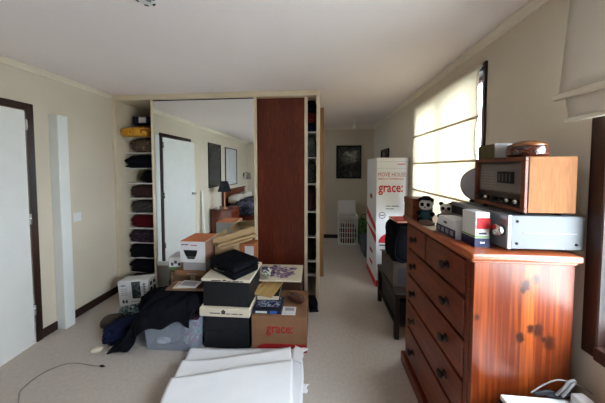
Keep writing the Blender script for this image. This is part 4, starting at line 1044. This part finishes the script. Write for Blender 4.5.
small_print(2, 0.07, 0.02 * 0.5, (0.05, -0.001, 0.172), '-Y', m_ink, fx); small_print(1, 0.065, 0.016 * 0.5, (0.14, -0.001, 0.168), '-Y', m_redd, fx)
o = thing('bright_box', 'small white, orange and green box left of the appliance box', 'box', (-1.53, 2.09, 0.4955), 0.10)
box('body', 0, 0.125, 0, 0.16, 0, 0.135, m_cwhite, o, 0.003)
box('orange_side', -0.0012, 0, 0.0, 0.16, 0.0, 0.135, m_orange, o)
decal('green_strip', 0.002, 0.123, 0.003, 0.035, 0, M('leaf_green', (92, 124, 70), 0.6), o)
for i in range(3): decal('photo_print', 0.02 + i * 0.035, 0.045 + i * 0.035, 0.05 + 0.02 * (i % 2), 0.08 + 0.02 * (i % 2), 0, m_ink, o)
o = tag(lump('green_cloth', 0.20, 0.15, 0.28, M('dark_green_cloth', (38, 48, 44), 0.95, var=0.2), None, (-1.64, 2.395, 0.0), None, 116, 2.8, 0.15), 'dark green cloth bundle against the mirror door', 'clothes')
# magazines in front of the stack
for i, (lab, mt, x, y, rz, h) in enumerate((('cream magazine on the flattened cardboard', m_cream, -1.33, 1.86, 0.12, 0.008), ('white catalogue on top of the cream magazine', m_cwhite, -1.30, 1.87, -0.04, 0.008))):
    o = thing('magazine', lab, 'magazine', (x, y, 0.4455 + i * 0.0095), rz)
    box('pages', 0, 0.18, 0, 0.11, 0, h, mt, o); box('cover_print', 0.02, 0.16, 0.02, 0.09, h, h + 0.0008, m_cgrey if i else m_dkpat, o)
o = thing('flattened_carton', 'flattened cardboard lying over the black jumper behind the tub', 'cardboard', (-1.40, 1.855, 0.428), 0.04)
box('sheet', 0, 0.385, 0, 0.15, 0, 0.008, MATS['dull_card'], o); box('sheet', 0.02, 0.36, 0.01, 0.14, 0.0085, 0.0165, MATS['dull_card'], o)
# stack of flat-packed cardboard leaning up behind the black case
o = thing('open_carton', 'pale open cardboard carton behind the black carry case', 'carton', (-1.078, 2.155, 0), 0.0)
ow, od, oh = 0.205, 0.30, 0.735
box('wall', 0, ow, 0, 0.004, 0, oh, m_card2, o); box('wall', 0, ow, od - 0.004, od, 0, oh, m_card2, o); box('wall', 0, 0.004, 0.004, od - 0.004, 0, oh, m_card2, o); box('wall', ow - 0.004, ow, 0.004, od - 0.004, 0, oh, m_card2, o)
box('base', 0.004, ow - 0.004, 0.004, od - 0.004, 0, 0.004, m_card2, o)
box('flap', 0, 0.004, 0.0, od - 0.01, 0, 0.10, m_card2, o, loc=(0.0, 0.005, oh), rot=(0, -0.08, 0)); box('flap', 0, ow, 0, 0.004, 0, 0.10, m_card2, o, loc=(0, 0, oh), rot=(0.9, 0, 0))
for i, (x, y, z, rz, L, w, h, ry) in enumerate(((-0.90, 2.24, 0.80, 0.55, 0.42, 0.05, 0.06, -0.20), (-0.84, 2.165, 0.782, 0.50, 0.38, 0.045, 0.035, -0.16), (-0.82, 2.095, 0.79, 0.38, 0.30, 0.05, 0.014, -0.22))):
    t = thing('cardboard_tube', ('long square cardboard tube lying highest behind the black case', 'thinner square cardboard tube in front of the highest one', 'torn cardboard strip nearest the black case')[i], 'cardboard', (x, y, z))
    t.rotation_euler = (0, ry, rz)
    box('sleeve', -L / 2, L / 2, -w / 2, w / 2, 0, h, m_card2, t, 0.002)
    box('end_cap', L / 2, L / 2 + 0.004, -w / 2 + 0.003, w / 2 - 0.003, 0.003, h - 0.003, m_card, t)
o = thing('orange_box', 'orange and white box behind the black carry case, by the wood door', 'box', (-0.86, 2.285, 0.0), 0.0)
box('body', 0.0, 0.15, 0.0, 0.15, 0, 0.72, M('dull_orange', (176, 104, 66), 0.8, var=0.06), o, 0.003)
decal('white_label', 0.05, 0.148, 0.60, 0.70, 0.0, m_cwhite, o)

# ------------------------------------------------------------------ white paper on the carpet
def paper(name, label, c, z, seed, amp, rag=0.02, nu=44, nv=28, lift=0.0):
    """a loose sheet through four floor corners (back-left, back-right, front-right, front-left)"""
    C = [Vector((p[0], p[1], 0)) for p in c]
    def fn(u, v):
        q = (C[3] * (1 - u) + C[2] * u) * (1 - v) + (C[0] * (1 - u) + C[1] * u) * v
        eu = 1 if u > 0.98 or u < 0.02 else 0
        q.x += rag * noise.noise(Vector((v * 3, seed, 0.5))) * (abs(2 * u - 1) ** 6)
        q.y += rag * 0.5 * noise.noise(Vector((u * 3, seed, 2.5))) * (v ** 6)
        h = amp * (0.9 + noise.noise(Vector((q.x * 1.6 + seed, q.y * 4 + q.x * 1.2, seed))) + 0.6 * abs(noise.noise(Vector((q.x * 3 - q.y * 5, q.y * 3, seed * 2)))))
        h += lift * (v ** 5) * (0.4 + 0.6 * u) + 0.4 * lift * ((1 - u) ** 6)
        return (q.x, q.y, z + max(0.0, h))
    o = sheet(name, fn, nu, nv, 0.0012, m_paper)
    return tag(o, label, 'paper', 'white packing paper on the carpet')
paper('packing_paper', 'largest white paper sheet, lowest on the carpet', [(-1.075, 1.705), (-0.150, 1.752), (-0.09, 1.10), (-0.95, 1.05)], 0.030, 1.0, 0.014, 0.015)
paper('packing_paper', 'middle white paper sheet with a slanting back edge', [(-1.04, 1.53), (-0.235, 1.715), (-0.13, 1.05), (-0.93, 1.0)], 0.056, 2.7, 0.016, 0.02, lift=0.02)
paper('packing_paper', 'top white paper sheet, nearest the camera, buckled along its edge', [(-1.0, 1.36), (-0.20, 1.57), (-0.14, 1.0), (-0.90, 0.95)], 0.094, 4.1, 0.016, 0.02, lift=0.018)
paper('paper_scrap', 'torn white scrap sticking out by the brown carton', [(-0.22, 1.752), (-0.110, 1.745), (-0.140, 1.59), (-0.21, 1.62)], 0.062, 6.2, 0.010, 0.05, 10, 10)
paper('paper_scrap', 'small torn white scrap at the right edge of the paper', [(-0.20, 1.51), (-0.085, 1.50), (-0.10, 1.43), (-0.20, 1.42)], 0.012, 7.5, 0.012, 0.03, 10, 8)

# ------------------------------------------------------------------ thin cable on the carpet, left
pts = [on_z(u, v, 0.004) for u, v in ((17, 412), (19, 398), (21, 390), (38, 376), (54, 368), (68, 363.5), (80, 363.5), (92, 365.5), (100, 366))]
o = thing('floor_cable', 'thin grey cable curling over the carpet below the door', 'cable', (pts[0].x, pts[0].y, 0.0))
tube('lead', [(p_.x - pts[0].x, p_.y - pts[0].y, 0.004) for p_ in pts], 0.0022, M('grey_lead', (124, 118, 116), 0.5, var=0.05), o, 6, 8)
e = pts[-1] - pts[0]
lathe('plug', [(0.004, 0), (0.007, 0.004), (0.007, 0.03), (0.003, 0.036), (0.003, 0.046)], m_iron, o, (e.x, e.y, 0.0075), (0, PI / 2, -0.1), n=10)

# ------------------------------------------------------------------ bedroom end of the room, seen in the mirror
bd = thing('bed', 'wooden bed with a red-brown headboard, seen in the mirror', 'bed', (XL + 0.02, -1.93, 0))
bw = 1.55
box('headboard', 0.0, 0.045, 0.0, bw, 0.10, 0.93, m_redwood, bd, 0.01, 2)
box('headboard_rail', -0.0, 0.07, -0.01, bw + 0.01, 0.931, 0.965, m_redwood, bd, 0.006)
for y in (0.0, bw - 0.07): box('leg', 0.05, 0.12, y, y + 0.07, 0.0, 0.22, m_redwood, bd, 0.004)
for y in (0.0, bw - 0.07): box('leg', 1.93, 2.0, y, y + 0.07, 0.0, 0.22, m_redwood, bd, 0.004)
box('side_rail', 0.05, 2.0, 0.0, 0.03, 0.221, 0.36, m_redwood, bd, 0.004); box('side_rail', 0.05, 2.0, bw - 0.03, bw, 0.221, 0.36, m_redwood, bd, 0.004)
lump('mattress', 1.92, bw - 0.07, 0.25, M('mattress_white', (206, 202, 198), 0.9, var=0.03), bd, (1.02, bw / 2, 0.33), None, 121, 9, 0.01)
m_duvet = blotch('dark_patterned_duvet', [(28, 28, 38), (46, 46, 60), (90, 90, 104), (22, 22, 30), (62, 60, 76)], 9)
def fdv(u, v):
    x = XL + 0.42 + 1.55 * u; q = 1.95 * v                       # hangs over the side nearer the mirror
    w = 0.022 * noise2(x, q, 4) + 0.03 * noise2(x + 3, q, 9)
    if q < 0.22: return (x, -0.355 + 0.015 * math.sin(x * 17), 0.36 + q * 1.25)
    return (x, -0.355 - (q - 0.22), 0.635 + w + 0.10 * math.exp(-((u - 0.15) / 0.18) ** 2) * math.exp(-((q - 0.6) / 0.4) ** 2))
o = sheet('duvet', fdv, 40, 40, 0.03, m_duvet); tag(o, 'dark patterned duvet spread over the bed, seen in the mirror', 'duvet')
for i, y in enumerate((-0.75, -1.48)):
    o = tag(lump('pillow', 0.34, 0.58, 0.24, M('pillow_linen', (196, 186, 172), 0.9, var=0.06), None, (XL + 0.25, y, 0.60), (0, -0.12, 0), 123 + i, 2.6, 0.06), ('beige pillow nearer the bedside lamp', 'beige pillow nearer the end wall')[i], 'pillow', 'pillows on the bed')
ns = thing('nightstand', 'reddish wooden nightstand by the bed, seen in the mirror', 'nightstand', (XL + 0.06, -0.215, 0))
box('carcass', 0, 0.46, 0, 0.46, 0.05, 0.575, m_redwood, ns, 0.003); box('top', -0.015, 0.475, -0.015, 0.475, 0.5755, 0.60, m_redwood, ns, 0.005); box('plinth', 0.01, 0.45, 0.01, 0.45, 0, 0.05, m_espresso, ns)
for z in (0.07, 0.237, 0.404):
    q = box('drawer', 0.46, 0.475, 0.02, 0.44, z, z + 0.155, MATS['varnished_pine_boards'], ns, 0.004)
    lathe('knob', [(0.007, 0), (0.016, 0.018), (0.014, 0.026), (0, 0.028)], m_espresso, q, (0.475, 0.23, z + 0.078), (0, PI / 2, 0), n=14)
lp = thing('table_lamp', 'bedside lamp with a black shade, seen in the mirror', 'lamp', (XL + 0.30, 0.10, 0.6005))
lathe('base', [(0.075, 0), (0.075, 0.012), (0.03, 0.03), (0.016, 0.06), (0.013, 0.20), (0.016, 0.38), (0.01, 0.44)], M('lamp_wood_pale', (172, 120, 96), 0.4, var=0.06), lp, n=24)
lathe('lamp_shade', [(0.150, 0.40), (0.146, 0.405), (0.075, 0.63), (0.070, 0.63), (0.06, 0.62)], M('black_shade', (22, 26, 34), 0.85, var=0.1), lp, n=32)
o = tag(lump('tissue_pack', 0.10, 0.09, 0.06, m_pw, None, (XL + 0.16, 0.19, 0.6005), None, 131, 2.4, 0.2), 'crumpled white tissue on the nightstand, seen in the mirror', 'tissue')
wl = thing('wall_lamp', 'grey swing-arm wall lamp above the bed end, seen in the mirror', 'lamp', (XL + 0.002, -2.0, 1.32))
box('back_plate', 0, 0.015, -0.035, 0.035, -0.06, 0.06, m_iron, wl, 0.004)
tube('arm', [(0.015, 0, 0.03), (0.10, 0.0, 0.08), (0.16, 0.04, 0.02), (0.20, 0.10, 0.05)], 0.008, m_iron, wl)
lathe('lamp_shade', [(0.085, -0.19), (0.082, -0.185), (0.055, 0.0), (0.02, 0.01)], M('grey_shade', (136, 132, 122), 0.85, var=0.06), wl, (0.20, 0.10, 0.05), n=24)
o = tag(box('white_board', 0, 0.016, 0, 0.055, 0, 1.06, m_white, None, 0.002, loc=(XL + 0.075, 0.55, 0.0), rot=(0, -0.05, 0)), 'narrow white board leaning on the wall, seen in the mirror', 'board')
